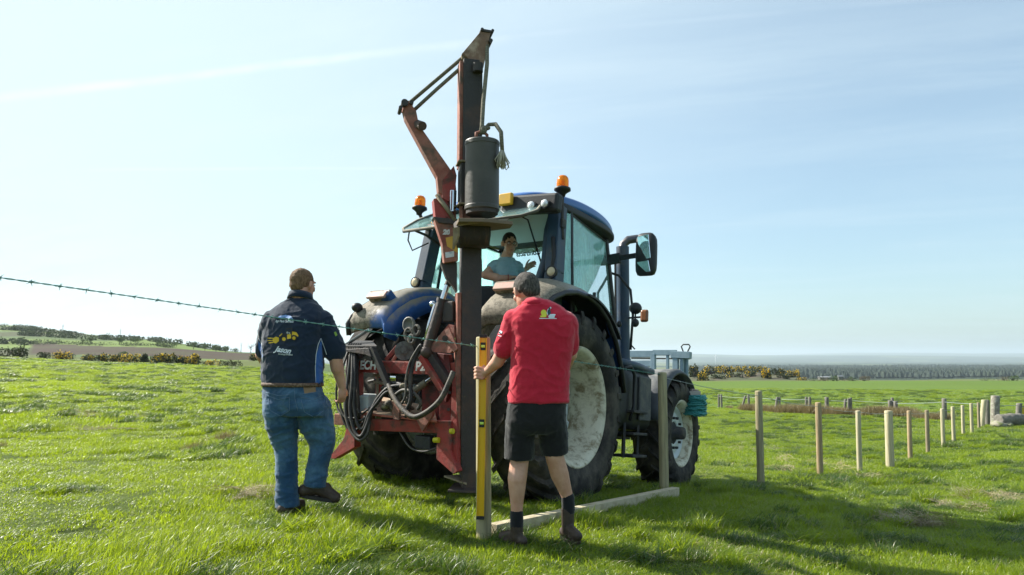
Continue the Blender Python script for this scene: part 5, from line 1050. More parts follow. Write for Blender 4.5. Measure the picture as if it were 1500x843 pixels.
bx = Fig('staple_box', 'small open box of fencing staples on top of the teal wire coil', 'box', rc+Vector((0, 0, .13))); q = MB(); q.box(rc+Vector((-.02, 0, .16)), (.17, .12, .05)); bo = bx.part(q, 'carton', mat('pale_carton', (.42, .38, .34), .8), bevel=.004)
q = MB()
for k in range(24): p = rc+Vector((rg.uniform(-.11, .07), rg.uniform(-.06, .06), .195)); d_ = Vector(rg.normal(size=3)).normalized()*.02; q.tube([p-d_, p+d_], .004, 5)
bx.part(q, 'staples', mat('pinkish_metal', (.45, .36, .34), .5, .3), bo)

# ------------------------------------------------------------------ new fence: posts, spacer timber, spirit level, barbed wire
WOOD = []
for k, (c1, c2) in enumerate((((.40, .35, .21), (.26, .23, .14)), ((.40, .31, .19), (.29, .21, .12)), ((.48, .43, .29), (.36, .32, .20)), ((.33, .27, .18), (.20, .16, .11)))):
    WOOD.append(mat('treated_timber_%d' % k, c1, .85, var=(c2, 9, .38, .68), grain=(6, 6, .35), bump=(10, .5), dirt=((.13, .12, .08), 2.5, .60, .85), spec=.2))
def post(px, ytop, ybot, Y, r, label, wood, cat='fence post', group='new round posts in the fence row', name='fence_post', lean=0., rough=0.):
    top_ = at(px[0], ytop, Y); b_ = at(px[1], ybot, Y); gz = float(zg(b_.x, Y)); bz = min(gz, b_.z)-.25; o_ = Vector((b_.x, Y, gz))
    q = MB(); n = 20; h = top_.z-gz; rg = np.random.default_rng(int(px[0])); vs = []; prof = [(r*1.03, bz-gz), (r*1.02, 0), (r, h*.3), (r*.985, h*.7), (r*.97, h-.012), (r*.9, h), (r*.45, h+.004), (.001, h+.005)]
    ph = rg.uniform(0, 6)
    for rr_, zz in prof:
        for k in range(n):
            a = 2*math.pi*k/n; w = 1+.03*math.sin(2*a+ph)+.02*math.sin(5*a+ph*2)+rough*rg.normal()
            vs.append((math.cos(a)*rr_*w+(top_.x-b_.x)*max(zz, 0)/h, math.sin(a)*rr_*w, zz))
    q.add(vs, [(i*n+k, i*n+(k+1) % n, (i+1)*n+(k+1) % n, (i+1)*n+k) for i in range(len(prof)-1) for k in range(n)], True)
    o = q.obj(name, WOOD[wood] if isinstance(wood, int) else wood); o.location = o_; tag(o, label, cat, group); return o, o_, top_
DP, dbase, dtop = post((708, 709), 494, 768, 4.70, .050, 'pale post being driven, held upright against the yellow spirit level', 0)
SP, sbase, stop_ = post((970, 973), 546, 717, 6.76, .046, 'greenish post at the far end of the ground timber, before the front wheel', 0)
for (pt, pb, yt, yb, Y, r, lab, w) in ((1111, 1114.5, 573, 708, 8.5, .045, 'tall mottled post standing alone between the tractor and the row', 0), (1198.5, 1201.5, 590, 697, 10.7, .045, 'orange brown post next in line after the tall mottled one', 1),
        (1257, 1259.5, 602, 692, 12.8, .047, 'slim pale post just before the thickest post', 2), (1301.5, 1304, 602, 682, 14.4, .082, 'thickest new post of the row, pale and broad', 2), (1331.5, 1333.5, 602, 672, 16.4, .05, 'tan post just behind the thickest one', 1),
        (1357.5, 1359.5, 601, 663, 18.5, .05, 'brown post second behind the thickest one', 3), (1380, 1382, 599, 656, 20.2, .055, 'pale post third behind the thickest one, overlapping an old grey post', 2), (1395.5, 1397.5, 596, 649, 21.7, .055, 'cream post fourth behind the thickest one', 2),
        (1410, 1411.5, 594, 641, 24.5, .055, 'cream post fifth behind the thickest one', 2), (1422.5, 1424, 591, 635, 26, .055, 'pale post sixth behind the thickest one', 2), (1433, 1434.5, 590, 630, 28.7, .055, 'brown post near the far end of the new row', 3),
        (1441.5, 1438.5, 586, 628, 30, .10, 'leaning cream post at the far end beside the old strainer', 2)):
    post((pt, pb), yt, yb, Y, r, lab, w)
OLD = mat('grey_old_timber', (.20, .185, .16), .95, var=((.11, .10, .085), 10, .4, .7), grain=(5, 5, .5), bump=(12, .7), dirt=((.26, .27, .20), 4, .55, .8))
og = 'old grey posts of the far fence'
olds = [(1053, 1053, 578, 595, 61, .09, 'left post of the farthest pair of old grey posts'), (1056.5, 1057, 578, 595, 60, .09, 'right post of the farthest pair of old grey posts'), (1092, 1086, 580, 597, 56, .09, 'leaning old post left of an upright one by the dark rushes'), (1096.5, 1097, 578, 598, 55, .09, 'upright old post beside the leaning one by the dark rushes'),
        (1138.5, 1136, 582, 601, 51, .09, 'left old post of the pair behind the tall mottled post'), (1142, 1141.5, 582, 601, 51, .08, 'right old post of the pair behind the tall mottled post'), (1181, 1182, 582, 603, 49, .09, 'left old post of the pair behind the orange brown post'), (1186, 1186.5, 582, 604, 48, .10, 'right old post of the pair behind the orange brown post'), (1211, 1211.5, 582, 605, 48, .13, 'single thick old post right of the orange brown post'),
        (1238.5, 1237, 585, 604, 47, .09, 'left old post of the trio before the slim pale post'), (1243, 1243.5, 584, 605, 46, .08, 'middle old post of the trio before the slim pale post'), (1246, 1246.5, 583, 605, 46, .09, 'right old post of the trio before the slim pale post'),
        (1303.5, 1304, 587, 606, 44, .12, 'old post left in the trio behind the thickest new post'), (1307, 1307.5, 583, 607, 44, .09, 'old post middle in the trio behind the thickest new post'), (1312, 1312.5, 588, 607, 43, .12, 'old post right in the trio behind the thickest new post'), (1383, 1383.5, 584, 613, 38, .12, 'thick old post behind the third post past the thickest'),
        (1446, 1446.5, 586, 621, 31.5, .10, 'dark old post behind the leaning cream post'), (1493, 1491, 591, 611, 33, .12, 'old post by the yellow panel at the right edge')]
for (pt, pb, yt, yb, Y, r, lab) in olds: post((pt, pb), yt, yb, Y, r, lab, OLD, 'old post', og, 'old_fence_post', rough=.02)
o, _, _ = post((1458, 1457.5), 580, 624, 30.5, .17, 'stout mossy old strainer post, thickest of all the far posts', mat('lichen_timber', (.22, .20, .17), .95, var=((.36, .36, .29), 6, .5, .65), bump=(8, .9), dirt=((.10, .09, .06), 5, .5, .7)), 'strainer post', 'strainers', 'strainer_post', rough=.05); del o['group']
# stones and log at the foot of the strainer
rg = np.random.default_rng(8); STN = mat('mossy_stone', (.26, .24, .19), .95, var=((.16, .18, .07), 5, .45, .65), bump=(10, .8))
for px, py, w, h, lab, m_ in ((1485, 620, 1.3, .55, 'grey weathered log lying at the right edge by the strainer', WOOD[0]), (1468, 622, .9, .35, 'mossy boulder at the foot of the mossy strainer', STN), (1474, 612, .7, .35, 'darker stone behind the mossy boulder', STN)):
    Y = 30-(py-610)*.05; p = at(px, py, Y); p.z = float(zg(p.x, Y)); q = MB()
    if 'log' in lab:
        q.tube([(-w*.5, 0, h*.5), (0, .1, h*.55), (w*.6, .2, h*.45), (w*1.1, .2, h*.4)], [h*.45, h*.5, h*.42, h*.3], 12)
    else:
        for k in range(5): q.ell((rg.uniform(-.3, .3)*w, rg.uniform(-.2, .2), h*.3), (w*rg.uniform(.2, .34), .25, h*rg.uniform(.3, .5)))
    dsp = lambda co, n: .04*mnoise.noise(co*3)+.02*mnoise.noise(co*9)
    o = remesh(q, 'log' if 'log' in lab else 'boulder', OLD if 'log' in lab else m_, None, voxel=.04, smooth=2, disp=dsp); o.location = p; tag(o, lab, 'log' if 'log' in lab else 'boulder')
# yellow gate panel at the far right edge
gp = at(1499, 603, 33); q = MB(); gr = thing('field_gate', 'yellow panelled gate cut off by the right edge of the photo', 'gate', gp); q.box((.35, 0, 0), (1.1, .04, .35)); q.obj('gate_panel', mat('yellow_panel', (.55, .40, .03), .6), gr, .01)
q = MB(); q.bar((-.2, 0, .22), (1.2, 0, .22), .05, .05); q.bar((-.2, 0, -.35), (1.2, 0, -.35), .05, .05); q.bar((-.2, 0, -.75), (-.2, 0, .3), .06, .06, up=(0, 1, 0)); q.obj('gate_frame', OLD, gr, .004)
# far fence wires
def wire(name, pts, r_, m, label, group=None, sub=8):
    q = MB(); P_ = []
    for a, b in zip(pts[:-1], pts[1:]):
        a, b = Vector(a), Vector(b)
        for k in range(sub): u = k/sub; p = a.lerp(b, u); p.z -= .03*math.sin(math.pi*u)*min(1, (b-a).length/4); P_.append(p)
    P_.append(Vector(pts[-1])); q.tube(P_, r_, 5); o = q.obj(name, m); tag(o, label, 'wire', group); return o
WIRE = mat('thin_wire', (.32, .36, .36), .5, .3)
wire('fence_wire', [at(px, (yt+ (yb-yt)*.18), Y) for (pt, pb, yt, yb, Y, r, lab) in olds for px in (pt,)], .012, WIRE, 'thin rusty wire strung along the old far fence')
wire('fence_wire', [at(970, 553, 6.74), at(1111, 580, 8.45), at(1198, 596, 10.65), at(1257, 604, 12.75), at(1302, 606, 14.3), at(1332, 606, 16.3), at(1358, 605, 18.4), at(1380, 602, 20.1), at(1410, 597, 24.4), at(1434, 592, 28.6)], .0032, WIRE, 'thin line wire running along the tops of the new post row')
# rushes along the old fence
RSH = blade_mat('rush_blades', (.10, .085, .035), (.24, .19, .09), .3, (.35, .25, .1))
rush = [tuft('rush%d' % k, 170, .45, .62, .016, .45, RSH, .15, seed=60+k) for k in range(2)]
P = []; I = []; Sc = []; rg = np.random.default_rng(6)
for (x0, x1, Y0, Y1, n, s) in ((1084, 1136, 56, 51, 60, 1.), (1140, 1200, 50, 47.5, 110, 1.15), (1200, 1262, 47.5, 45, 70, .9), (1262, 1330, 45, 42, 110, 1.1), (1335, 1380, 41, 38, 40, .75), (1060, 1084, 60, 57, 16, .5), (1450, 1480, 31, 30, 22, .7)):
    for _ in range(n):
        u = rg.uniform(); Y = Y0+(Y1-Y0)*u+rg.normal()*.35; px = x0+(x1-x0)*u; P.append(G((px-750)/1000*Y, Y, -.02)); I.append(int(rg.integers(0, 2))); Sc.append([s*rg.uniform(.6, 1.2)]*3)
for px, Y, s in ((305, 9.3, .22), (338, 9.8, .3), (345, 10.0, .25), (335, 9.7, .28), (285, 8.7, .2), (292, 8.8, .2), (298, 8.9, .2), (15, 8.6, .2)):
    P.append(G((px-750)/1000*Y, Y, -.02)); I.append(0); Sc.append([s]*3)
scatter('rushes', P, rg.uniform(0, 6.28, len(P)), Sc, I, rush, 'brown rushes and rank grass along the foot of the old fence', 'rushes')
# spacer timber on the ground
a = Vector((at(722, 760, 4.75).x, 4.75, 0)); b = Vector((at(990, 718, 6.60).x, 6.60, 0)); a.z = float(zg(a.x, a.y))+.05; b.z = float(zg(b.x, b.y))+.055
q = MB(); q.bar(a, b, .075, .09); c_ = (a+b)/2; q.v = [tuple(Vector(v)-c_) for v in q.v]; d_ = (b-a).normalized(); o = q.obj('spacer_timber', mat('sawn_timber', (.50, .44, .30), .8, var=((.36, .30, .19), 5, .4, .7), grain=(3, 3, 3), bump=(14, .4), dirt=((.24, .2, .13), 4, .6, .8)), None, .003); o.location = c_
tag(o, 'long pale squared timber lying on the grass between two posts', 'timber')
# spirit level
LV = 4.62; lt = at(708, 494, LV); lb = at(703.5, 757, LV); up_ = (lt-lb).normalized(); lx = Vector((1, 0, 0)); ly = up_.cross(lx).normalized(); lx = ly.cross(up_)
lvl = Fig('spirit_level', 'long yellow spirit level held against the pale post', 'spirit level', lb)
q = MB(); LMt = Matrix((lx, ly, up_)).transposed(); ctr_ = (lt+lb)/2; L_ = (lt-lb).length
q.box(ctr_+lx*-.0215, (.006, .026, L_), LMt); q.box(ctr_+lx*.0215, (.006, .026, L_), LMt); q.box(ctr_, (.037, .012, L_-.004), LMt)
YEL = mat('level_yellow', (.72, .42, .01), .35, dirt=((.45, .28, .05), 9, .6, .85)); fr2 = lvl.part(q, 'level_frame', YEL, bevel=.001)
for e in (lt+up_*.006, lb-up_*.006): q = MB(); q.box(e, (.052, .03, .022), LMt); lvl.part(q, 'end_cap', BLACK, bevel=.002)
for py, m_ in ((622, None), (508, None)):
    p = lb+up_*((757-py)/263*L_); q = MB(); q.box(p, (.034, .022, .052), LMt); v_ = lvl.part(q, 'vial_block', BLACK, bevel=.002)
    q = MB(); q.cyl(p-ly*.0-Vector((0, .013, 0))-lx*.013, p-Vector((0, .013, 0))+lx*.013, .009, seg=12); lvl.part(q, 'vial', mat('vial_green', (.55, .80, .12), .15), v_)
# barbed wire, nearest strand
BW = mat('green_galvanised_wire', (.16, .34, .31), .45, .4)
wpts = [at(-160, 366, 2.05), at(0, 407, 2.5), at(200, 435.5, 3.0), at(400, 465, 3.6), at(560, 488, 4.12), at(702, 508, 4.70)]
seg = []
for a, b in zip(wpts[:-1], wpts[1:]): seg.append((a-b).length)
def strand(P_, name, label, bar=.105):
    tot = [0]; 
    for a, b in zip(P_[:-1], P_[1:]): tot.append(tot[-1]+(b-a).length)
    def pos(s_):
        for i in range(len(P_)-1):
            if s_ <= tot[i+1] or i == len(P_)-2: return P_[i].lerp(P_[i+1], (s_-tot[i])/(tot[i+1]-tot[i]))
    D = (P_[-1]-P_[0]).normalized(); u = D.orthogonal().normalized(); w = D.cross(u); root = thing(name, label, 'wire', P_[0]); M0 = Matrix.Translation(-P_[0]); L = tot[-1]; n = int(L/.012)
    for h_ in (0, math.pi):
        q = MB(); q.tube([pos(L*k/n)+(u*math.cos(h_+k*.012*70)+w*math.sin(h_+k*.012*70))*.0020 for k in range(n+1)], .0017, 5); q.xf(M0); q.obj('strand', BW, root)
    q = MB(); s_ = .03; rg = np.random.default_rng(1)
    while s_ < L-.02:
        c_ = pos(s_); a0 = rg.uniform(0, 6.28); q.tube([c_+D*(-.006+.0015*k)+(u*math.cos(a0+k*1.3)+w*math.sin(a0+k*1.3))*.0052 for k in range(9)], .0017, 4)
        for a1 in (0, 1.8, 3.4, 5.0):
            dd = (u*math.cos(a0+a1)+w*math.sin(a0+a1))*.8+D*rg.uniform(-.8, .8); q.tube([c_+dd*.002, c_+dd.normalized()*.018], [.0019, .0007], 4)
        s_ += bar*rg.uniform(.93, 1.05)
    q.xf(M0); b_ = q.obj('barbs', BW, root); b_['kind'] = 'stuff'; return root
strand(wpts, 'barbed_wire', 'green barbed wire running in front of the navy shirted man to the driven post')
strand([at(707, 509, 4.77), at(830, 528, 5.5), at(968, 549, 6.74)], 'barbed_wire', 'barbed wire continuing from the driven post past the big rear wheel')
# ------------------------------------------------------------------ people
SKIN = bpy.data.materials.new('skin'); SKIN.use_nodes = True; t = NT(SKIN.node_tree); b = t.n['Principled BSDF']
tc = t.node('ShaderNodeTexCoord').outputs['Object']
t.l.new(t.mix(t.ramp(t.noise(tc, 9, 5, .6), .35, .7), (.50, .26, .18), (.62, .36, .27)), b.inputs['Base Color']); b.inputs['Roughness'].default_value = .5
b.inputs['Subsurface Weight'].default_value = .15; b.inputs['Subsurface Radius'].default_value = (.02, .008, .004); b.inputs['Specular IOR Level'].default_value = .35
bn = t.node('ShaderNodeBump', i_Strength=.25, i_Distance=.002); t.l.new(t.noise(tc, 90, 4, .6), bn.inputs['Height']); t.l.new(bn.outputs[0], b.inputs['Normal'])
def cloth(name, col, col2=None, sc=6, weave=500, rough=.9, bumpn=.35):
    m = bpy.data.materials.new(name); m.use_nodes = True; t = NT(m.node_tree); b = t.n['Principled BSDF']; tc = t.node('ShaderNodeTexCoord').outputs['Object']
    c = t.node('ShaderNodeRGB').outputs[0]; c.default_value = (*col, 1)
    if col2: c = t.mix(t.ramp(t.noise(tc, sc, 7, .65, .3), .40, .68), c, col2)
    t.l.new(c, b.inputs['Base Color']); b.inputs['Roughness'].default_value = rough; b.inputs['Specular IOR Level'].default_value = .2; b.inputs['Sheen Weight'].default_value = .25; b.inputs['Sheen Roughness'].default_value = .5
    h = t.math('ADD', t.math('MULTIPLY', t.noise(tc, 14, 6, .6, .5), 1.), t.math('MULTIPLY', t.noise(tc, weave, 2, .5), .15))
    bn = t.node('ShaderNodeBump', i_Strength=bumpn, i_Distance=.012); t.l.new(h, bn.inputs['Height']); t.l.new(bn.outputs[0], b.inputs['Normal']); return m
NAVY = cloth('navy_jersey', (.011, .022, .045), (.015, .029, .057)); REDC = cloth('red_jersey', (.48, .014, .038), (.54, .020, .048)); DENIM = cloth('denim', (.016, .058, .125), (.075, .165, .27), 4.2, 700, .85, .7)
BLKC = cloth('black_shorts_cloth', (.010, .010, .011), (.014, .014, .015)); SKYC = cloth('light_blue_jersey', (.28, .42, .50), (.32, .46, .54)); ROYAL = cloth('royal_blue_cloth', (.03, .11, .36)); SOCK = cloth('sock_knit', (.010, .011, .014))
LEATH = mat('worn_leather', (.040, .024, .016), .6, var=((.060, .040, .028), 14, .4, .7), bump=(60, .5), dirt=((.11, .085, .06), 7, .62, .9)); SOLE = mat('boot_sole', (.03, .027, .024), .8)
def hairmat(name, a, b_):
    return mat(name, a, .7, var=(b_, 90, .35, .65), grain=(1, 1, .35), bump=(260, .9), spec=.25)
H1 = hairmat('brown_hair', (.14, .082, .045), (.27, .165, .095)); H2 = hairmat('dark_greying_hair', (.040, .034, .030), (.12, .105, .092)); H3 = hairmat('near_black_hair', (.016, .011, .009), (.035, .024, .018))
EYE = mat('eye_white', (.7, .68, .65), .2); IRIS = mat('iris', (.04, .05, .05), .2); LIP = mat('lips', (.42, .16, .13), .5)
def basis(f, u=Vector((0, 0, 1))):
    f = Vector(f).normalized(); r = f.cross(u).normalized(); u = r.cross(f); return Matrix((r, f, u)).transposed()
def build_head(q, hq, C_, B, s=1., long_hair=0.):
    """skin prims into q, hair prims into hq"""
    def P_(x, y, z): return C_+B @ Vector((x, y, z))*s
    q.ell(P_(0, -.012, .022), (.073*s, .092*s, .094*s), B, 20); q.ell(P_(0, .022, -.045), (.058*s, .066*s, .068*s), B, 18); q.ell(P_(0, .068, -.094), (.026*s, .020*s, .018*s), B)
    q.ell(P_(0, .03, -.078), (.046*s, .052*s, .034*s), B)
    q.cone(P_(0, .080, .018), .008*s, P_(0, .103, -.022), .013*s, 10); q.ell(P_(.011, .092, -.026), (.010*s, .010*s, .008*s), B, 8); q.ell(P_(-.011, .092, -.026), (.010*s, .010*s, .008*s), B, 8)
    q.ell(P_(0, .072, .032), (.052*s, .014*s, .010*s), B); q.ell(P_(0, .080, -.056), (.022*s, .010*s, .006*s), B, 10); q.ell(P_(0, .078, -.067), (.019*s, .010*s, .006*s), B, 10)
    for s_ in (-1, 1):
        q.ell(P_(s_*.040, .055, -.018), (.022*s, .022*s, .020*s), B); q.ell(P_(s_*.085, -.004, -.006), (.009*s, .021*s, .034*s), B @ Matrix.Rotation(s_*R(28), 3, 'Z'), 12); q.ell(P_(s_*.074, .004, -.022), (.010*s, .012*s, .014*s), B, 10)
    hq.ell(P_(0, -.019, .031), (.0775*s, .093*s, .092*s), B, 22); hq.ell(P_(0, -.052, -.006), (.065*s, .053*s, .062*s), B, 18)
    for s_ in (-1, 1): hq.ell(P_(s_*.062, -.030, .020), (.015*s, .034*s, .042*s), B, 10)
def face_parts(fig, C_, B, s, hm, specs=False):
    def P_(x, y, z): return C_+B @ Vector((x, y, z))*s
    for s_ in (-1, 1):
        q = MB(); q.ell(P_(s_*.030, .074, .010), (.0125*s, .010*s, .0075*s), B, 12); e = fig.part(q, 'eye', EYE); q = MB(); q.ell(P_(s_*.030, .0815, .010), (.0055*s, .004*s, .0055*s), B, 8); fig.part(q, 'iris', IRIS, e)
        q = MB(); q.tube([P_(s_*.014, .088, .028), P_(s_*.032, .088, .033), P_(s_*.050, .076, .027)], [.003*s, .0042*s, .002*s], 6); fig.part(q, 'eyebrow', hm)
    q = MB(); q.tube([P_(-.022, .083, -.061), P_(-.008, .0905, -.060), P_(.008, .0905, -.060), P_(.022, .083, -.061)], [.002, .004, .004, .002], 6); fig.part(q, 'mouth', LIP)
    if specs:
        q = MB()
        for s_ in (-1, 1):
            q.tube([P_(s_*(.032+.023*math.cos(a)), .101-.008*abs(math.cos(a)), .008+.0155*math.copysign(abs(math.sin(a))**.7, math.sin(a))) for a in np.linspace(0, 6.283, 22)], .0021*s, 6)
            q.tube([P_(s_*.054, .094, .014), P_(s_*.077, .05, .014), P_(s_*.083, -.005, .010)], .0019*s, 5)
        q.tube([P_(-.010, .102, .012), P_(0, .105, .014), P_(.010, .102, .012)], .0019*s, 5); fig.part(q, 'spectacles', BLACK)
def hand(q, w, d, pn, th, curl=(.5, .6, .7), s=1., spread=.12, thumb_curl=.5):
    """w wrist, d towards fingers, pn palm facing, th thumb side"""
    d = Vector(d).normalized(); pn = (Vector(pn)-d*Vector(pn).dot(d)).normalized(); th = Vector(th); th = (th-d*th.dot(d)-pn*th.dot(pn)).normalized()
    Bm = Matrix((th, d, pn)).transposed(); pc = w+d*.048*s
    q.ell(pc, (.040*s, .052*s, .017*s), Bm, 14); q.cone(w-d*.02, .025*s, w+d*.02, .024*s, 12); q.ell(pc+th*.022*s-d*.014*s+pn*.008*s, (.017*s, .028*s, .016*s), Bm, 10)
    for k, (off, ln) in enumerate(((.030, .96), (.010, 1.06), (-.010, 1.0), (-.029, .80))):
        p = pc+th*off*s+d*.036*s; dr = (d+th*(off*spread*10*.3)).normalized(); an = 0; r0 = .0088*s
        q.cone(p-dr*.03*s, r0, p, r0*1.02, 9)
        for j, L in enumerate((.044, .027, .021)):
            an += curl[j]*(1+.12*(k-1.5)*.5); dd = dr*math.cos(an)+pn*math.sin(an); e = p+dd*L*ln*s; q.cone(p, r0*(1-.08*j), e, r0*(.93-.08*j), 9); p = e
    p = w+d*.022*s+th*.024*s+pn*.006*s; dd = (th*.75+d*.62+pn*.25).normalized()
    for j, L in enumerate((.040, .032, .026)):
        e = p+dd*L*s; q.cone(p, (.0125-.0015*j)*s, e, (.0115-.0018*j)*s, 10); p = e; dd = (dd*math.cos(thumb_curl*.6)+(d*.5+pn*.8-th*.3).normalized()*math.sin(thumb_curl*.6)).normalized()
def folds(scale, amp, stretch=(1, 1, 1), seed=0.):
    st = Vector(stretch)
    def f(co, n):
        p = Vector((co.x*st.x*scale+seed, co.y*st.y*scale, co.z*st.z*scale)); a = mnoise.noise(p); b_ = 1-abs(mnoise.noise(p*1.7+Vector((3, 1, 7))))*2
        w_ = Vector((p.x, p.y, p.z*1.3))*1.15+Vector((mnoise.noise(p*.8), 0, mnoise.noise(p*.8+Vector((9, 9, 9))))); rdg = max(0., 1-abs(mnoise.noise(w_))*3.2)**2
        return amp*(a*.55+b_*.30)+amp*.22*mnoise.noise(p*4)+amp*.85*rdg
    return f
def hair_disp(amp=.0035): return lambda co, n: amp*.7*mnoise.noise(co*30)+amp*.7*mnoise.noise(Vector((co.x*140, co.y*140, co.z*60)))
def decal(fig, shirt, verts_px, faces, name, m, Y, lift=.0022, parent=None):
    """project a flat motif (photo pixels) straight onto the cloth"""
    me = shirt.data; bv = BVHTree.FromPolygons([v.co for v in me.vertices], [p.vertices[:] for p in me.polygons]); out = []
    for (px, py) in verts_px:
        o_ = fig.M @ at(px, py, Y-.7); d_ = ((fig.M @ at(px, py, Y))-o_).normalized(); h = bv.ray_cast(o_, d_)
        out.append((h[0]-d_*lift) if h[0] is not None else (o_+d_*.6))
    me2 = bpy.data.meshes.new(name); me2.from_pydata([tuple(v) for v in out], [], faces); me2.materials.append(m); me2.update(); return link(name, me2, parent or shirt)
def tess(poly, step=2.0):
    """polygon (px) -> small triangles so that it follows the cloth"""
    b = bmesh.new(); f = b.faces.new([b.verts.new((x_, y_, 0)) for x_, y_ in poly]); bmesh.ops.triangulate(b, faces=[f])
    for _ in range(3):
        es = [e for e in b.edges if e.calc_length() > step]
        if not es: break
        bmesh.ops.subdivide_edges(b, edges=es, cuts=1); bmesh.ops.triangulate(b, faces=b.faces[:])
    b.verts.index_update(); r_ = [(v.co.x, v.co.y) for v in b.verts], [tuple(v.index for v in f_.verts) for f_ in b.faces]; b.free(); return r_
def circ(cx, cy, rx, ry=None, n=12): ry = ry or rx; return [(cx+rx*math.cos(2*math.pi*k/n), cy+ry*math.sin(2*math.pi*k/n)) for k in range(n)]
def poly_decal(fig, shirt, polys, name, m, Y, lift=.0022, parent=None):
    V_, F_ = [], []
    for p in polys:
        v, f = tess(p); o_ = len(V_); V_ += v; F_ += [tuple(i+o_ for i in q_) for q_ in f]
    return decal(fig, shirt, V_, F_, name, m, Y, lift, parent)
def text_decal(fig, shirt, body, cx, cy, hpx, m, Y, shear=0., bold=.01, rot=0., parent=None, wpx=None):
    me = text_mesh(body, 1., 0, shear, bold); c, s_ = math.cos(rot), math.sin(rot); xs = [v.co.x for v in me.vertices]; w = max(xs)-min(xs); kx = hpx if wpx is None else wpx/w
    V_ = [(cx+(v.co.x*kx*c+v.co.y*hpx*s_), cy-(v.co.y*hpx*c-v.co.x*kx*s_)) for v in me.vertices]; F_ = [tuple(p.vertices) for p in me.polygons]; bpy.data.meshes.remove(me)
    return decal(fig, shirt, V_, F_, 'lettering', m, Y, .0024, parent)
def boot(q, sq, ankle, toe, heel_z, r=.046, h=.10, w=1.):
    """leather upper in q, sole in sq; ankle top point, toe tip at ground"""
    a = Vector(ankle); t_ = Vector(toe); d = Vector((t_.x-a.x, t_.y-a.y, 0)); L = d.length; d.normalize(); hl = Vector((a.x, a.y, heel_z))-d*.055
    q.cone(a, r*1.05, Vector((a.x, a.y, heel_z+.06)), r*1.02); q.cone(hl+d*.012+Vector((0, 0, .045)), .045*w, hl+d*.10+Vector((0, 0, .05)), .043*w)
    q.cone(Vector((a.x, a.y, heel_z+.075))+d*.02, .044*w, Vector((a.x, a.y, heel_z+.05))+d*.11, .042*w); q.cone(Vector((a.x, a.y, heel_z+.045))+d*.09, .046*w, t_-d*.04+Vector((0, 0, .038)), .038*w)
    sd_ = d.cross(Vector((0, 0, 1)))
    for k in (-1, 1): q.cone(hl+d*.12+sd_*k*.012+Vector((0, 0, .035)), .034*w, t_-d*.05+sd_*k*.012+Vector((0, 0, .033)), .032*w)
    n = 16; pts = []
    for k in range(n):
        a_ = 2*math.pi*k/n; x_ = math.cos(a_); u = .5+.5*x_; wd = (.036+.014*u)*math.copysign(abs(math.sin(a_))**.75, math.sin(a_)); base = hl+d*(u*((t_-hl).dot(d)-.012)-.022); z_ = heel_z+(t_.z-heel_z)*u
        pts.append(Vector((base.x, base.y, z_))+sd_*wd*w)
    sq.prism([p+Vector((0, 0, .012)) for p in pts], (0, 0, 1), .026)
UP = Vector((0, 0, 1))
LETW = mat('white_print', (.66, .72, .78), .7); LETY = mat('yellow_print', (.66, .44, .02), .7); LETB = mat('dark_print', (.012, .013, .015), .7); LETG = mat('grey_print', (.30, .34, .33), .7); LBLUE = mat('blue_print', (.20, .33, .62), .7)

# --- man in the navy shirt and jeans -------------------------------------------------
YJ = 5.22; base = Vector((at(430, 742, 5.15).x, 5.2, float(zg(-1.67, 5.2))))
J = Fig('person', 'broad man seen from behind in navy printed shirt and blue jeans, walking beside the machine', 'person', base)
f = Vector((.30, .95, 0)).normalized(); r_ = Vector((.95, -.30, 0)).normalized()
def J_(px, py, dy=0.): return at(px, py, YJ+dy)
q = MB(); hq = MB(); hc = J_(444, 418, .02); HB = basis((.52, .85, -.10)); build_head(q, hq, hc, HB, 1.05)
q.cone(J_(443, 424, .0), .062, J_(439, 446, .0), .070); q.loft([(J_(438, 448), r_, f, .13, .08), (J_(434, 470), r_, f, .20, .11), (J_(430, 520), r_, f, .19, .12), (J_(428, 562), r_, f, .18, .11), (J_(430, 600), r_, f, .17, .11)], 24)
q.cone(J_(472, 474), .055, J_(491, 524, .02), .052); q.cone(J_(491, 522, .02), .052, J_(494, 540, .04), .050); q.cone(J_(494, 538, .04), .050, J_(500, 562, .10), .034); q.cone(J_(500, 562, .10), .034, J_(501, 567, .11), .030)
hand(q, J_(501, 566, .11), Vector((.03, .10, -1)), Vector((-.75, .55, 0)), Vector((.35, .8, .1)), (.55, .8, .7), 1.02)
q.cone(J_(400, 476, .03), .055, J_(386, 520, .16), .050); q.cone(J_(383, 520, .16), .048, J_(398, 548, .40), .032); hand(q, J_(398, 548, .40), Vector((.4, .6, -.7)), Vector((.6, -.2, -.2)), Vector((.2, .6, .6)), (.5, .6, .5))
for a, b, c_ in (((408, 600), (420, 655), (423, 735)), ((457, 602), (474, 650), (458, 714))): q.cone(J_(*a, .02), .07, J_(*b, .04), .045); q.cone(J_(*b, .04), .045, J_(*c_, .03), .034)
J.soft(q, 'body', SKIN, voxel=.0058, smooth=2)
hr = J.soft(hq, 'hair', H1, voxel=.006, smooth=1, disp=hair_disp(.006)); face_parts(J, hc, HB, 1.05, H1)
q = MB()
rings = [(566, 429, .229, .150), (558, 428.5, .232, .158), (540, 428.5, .236, .165), (515, 429, .238, .160), (490, 430, .240, .152), (470, 432, .242, .142), (459, 434, .226, .128), (451, 436.5, .185, .108), (444, 438.5, .135, .090), (438, 440, .090, .076)]
q.loft([(J_(x_, y_, .012 if y_ < 470 else 0), r_, f, w_, d_) for y_, x_, w_, d_ in rings], 36, 2.5)
q.cone(J_(471, 471), .088, J_(487, 503, .02), .083); q.cone(J_(487, 503, .02), .083, J_(490.5, 514, .03), .086); q.cone(J_(400, 472, .02), .090, J_(390, 512, .12), .082)
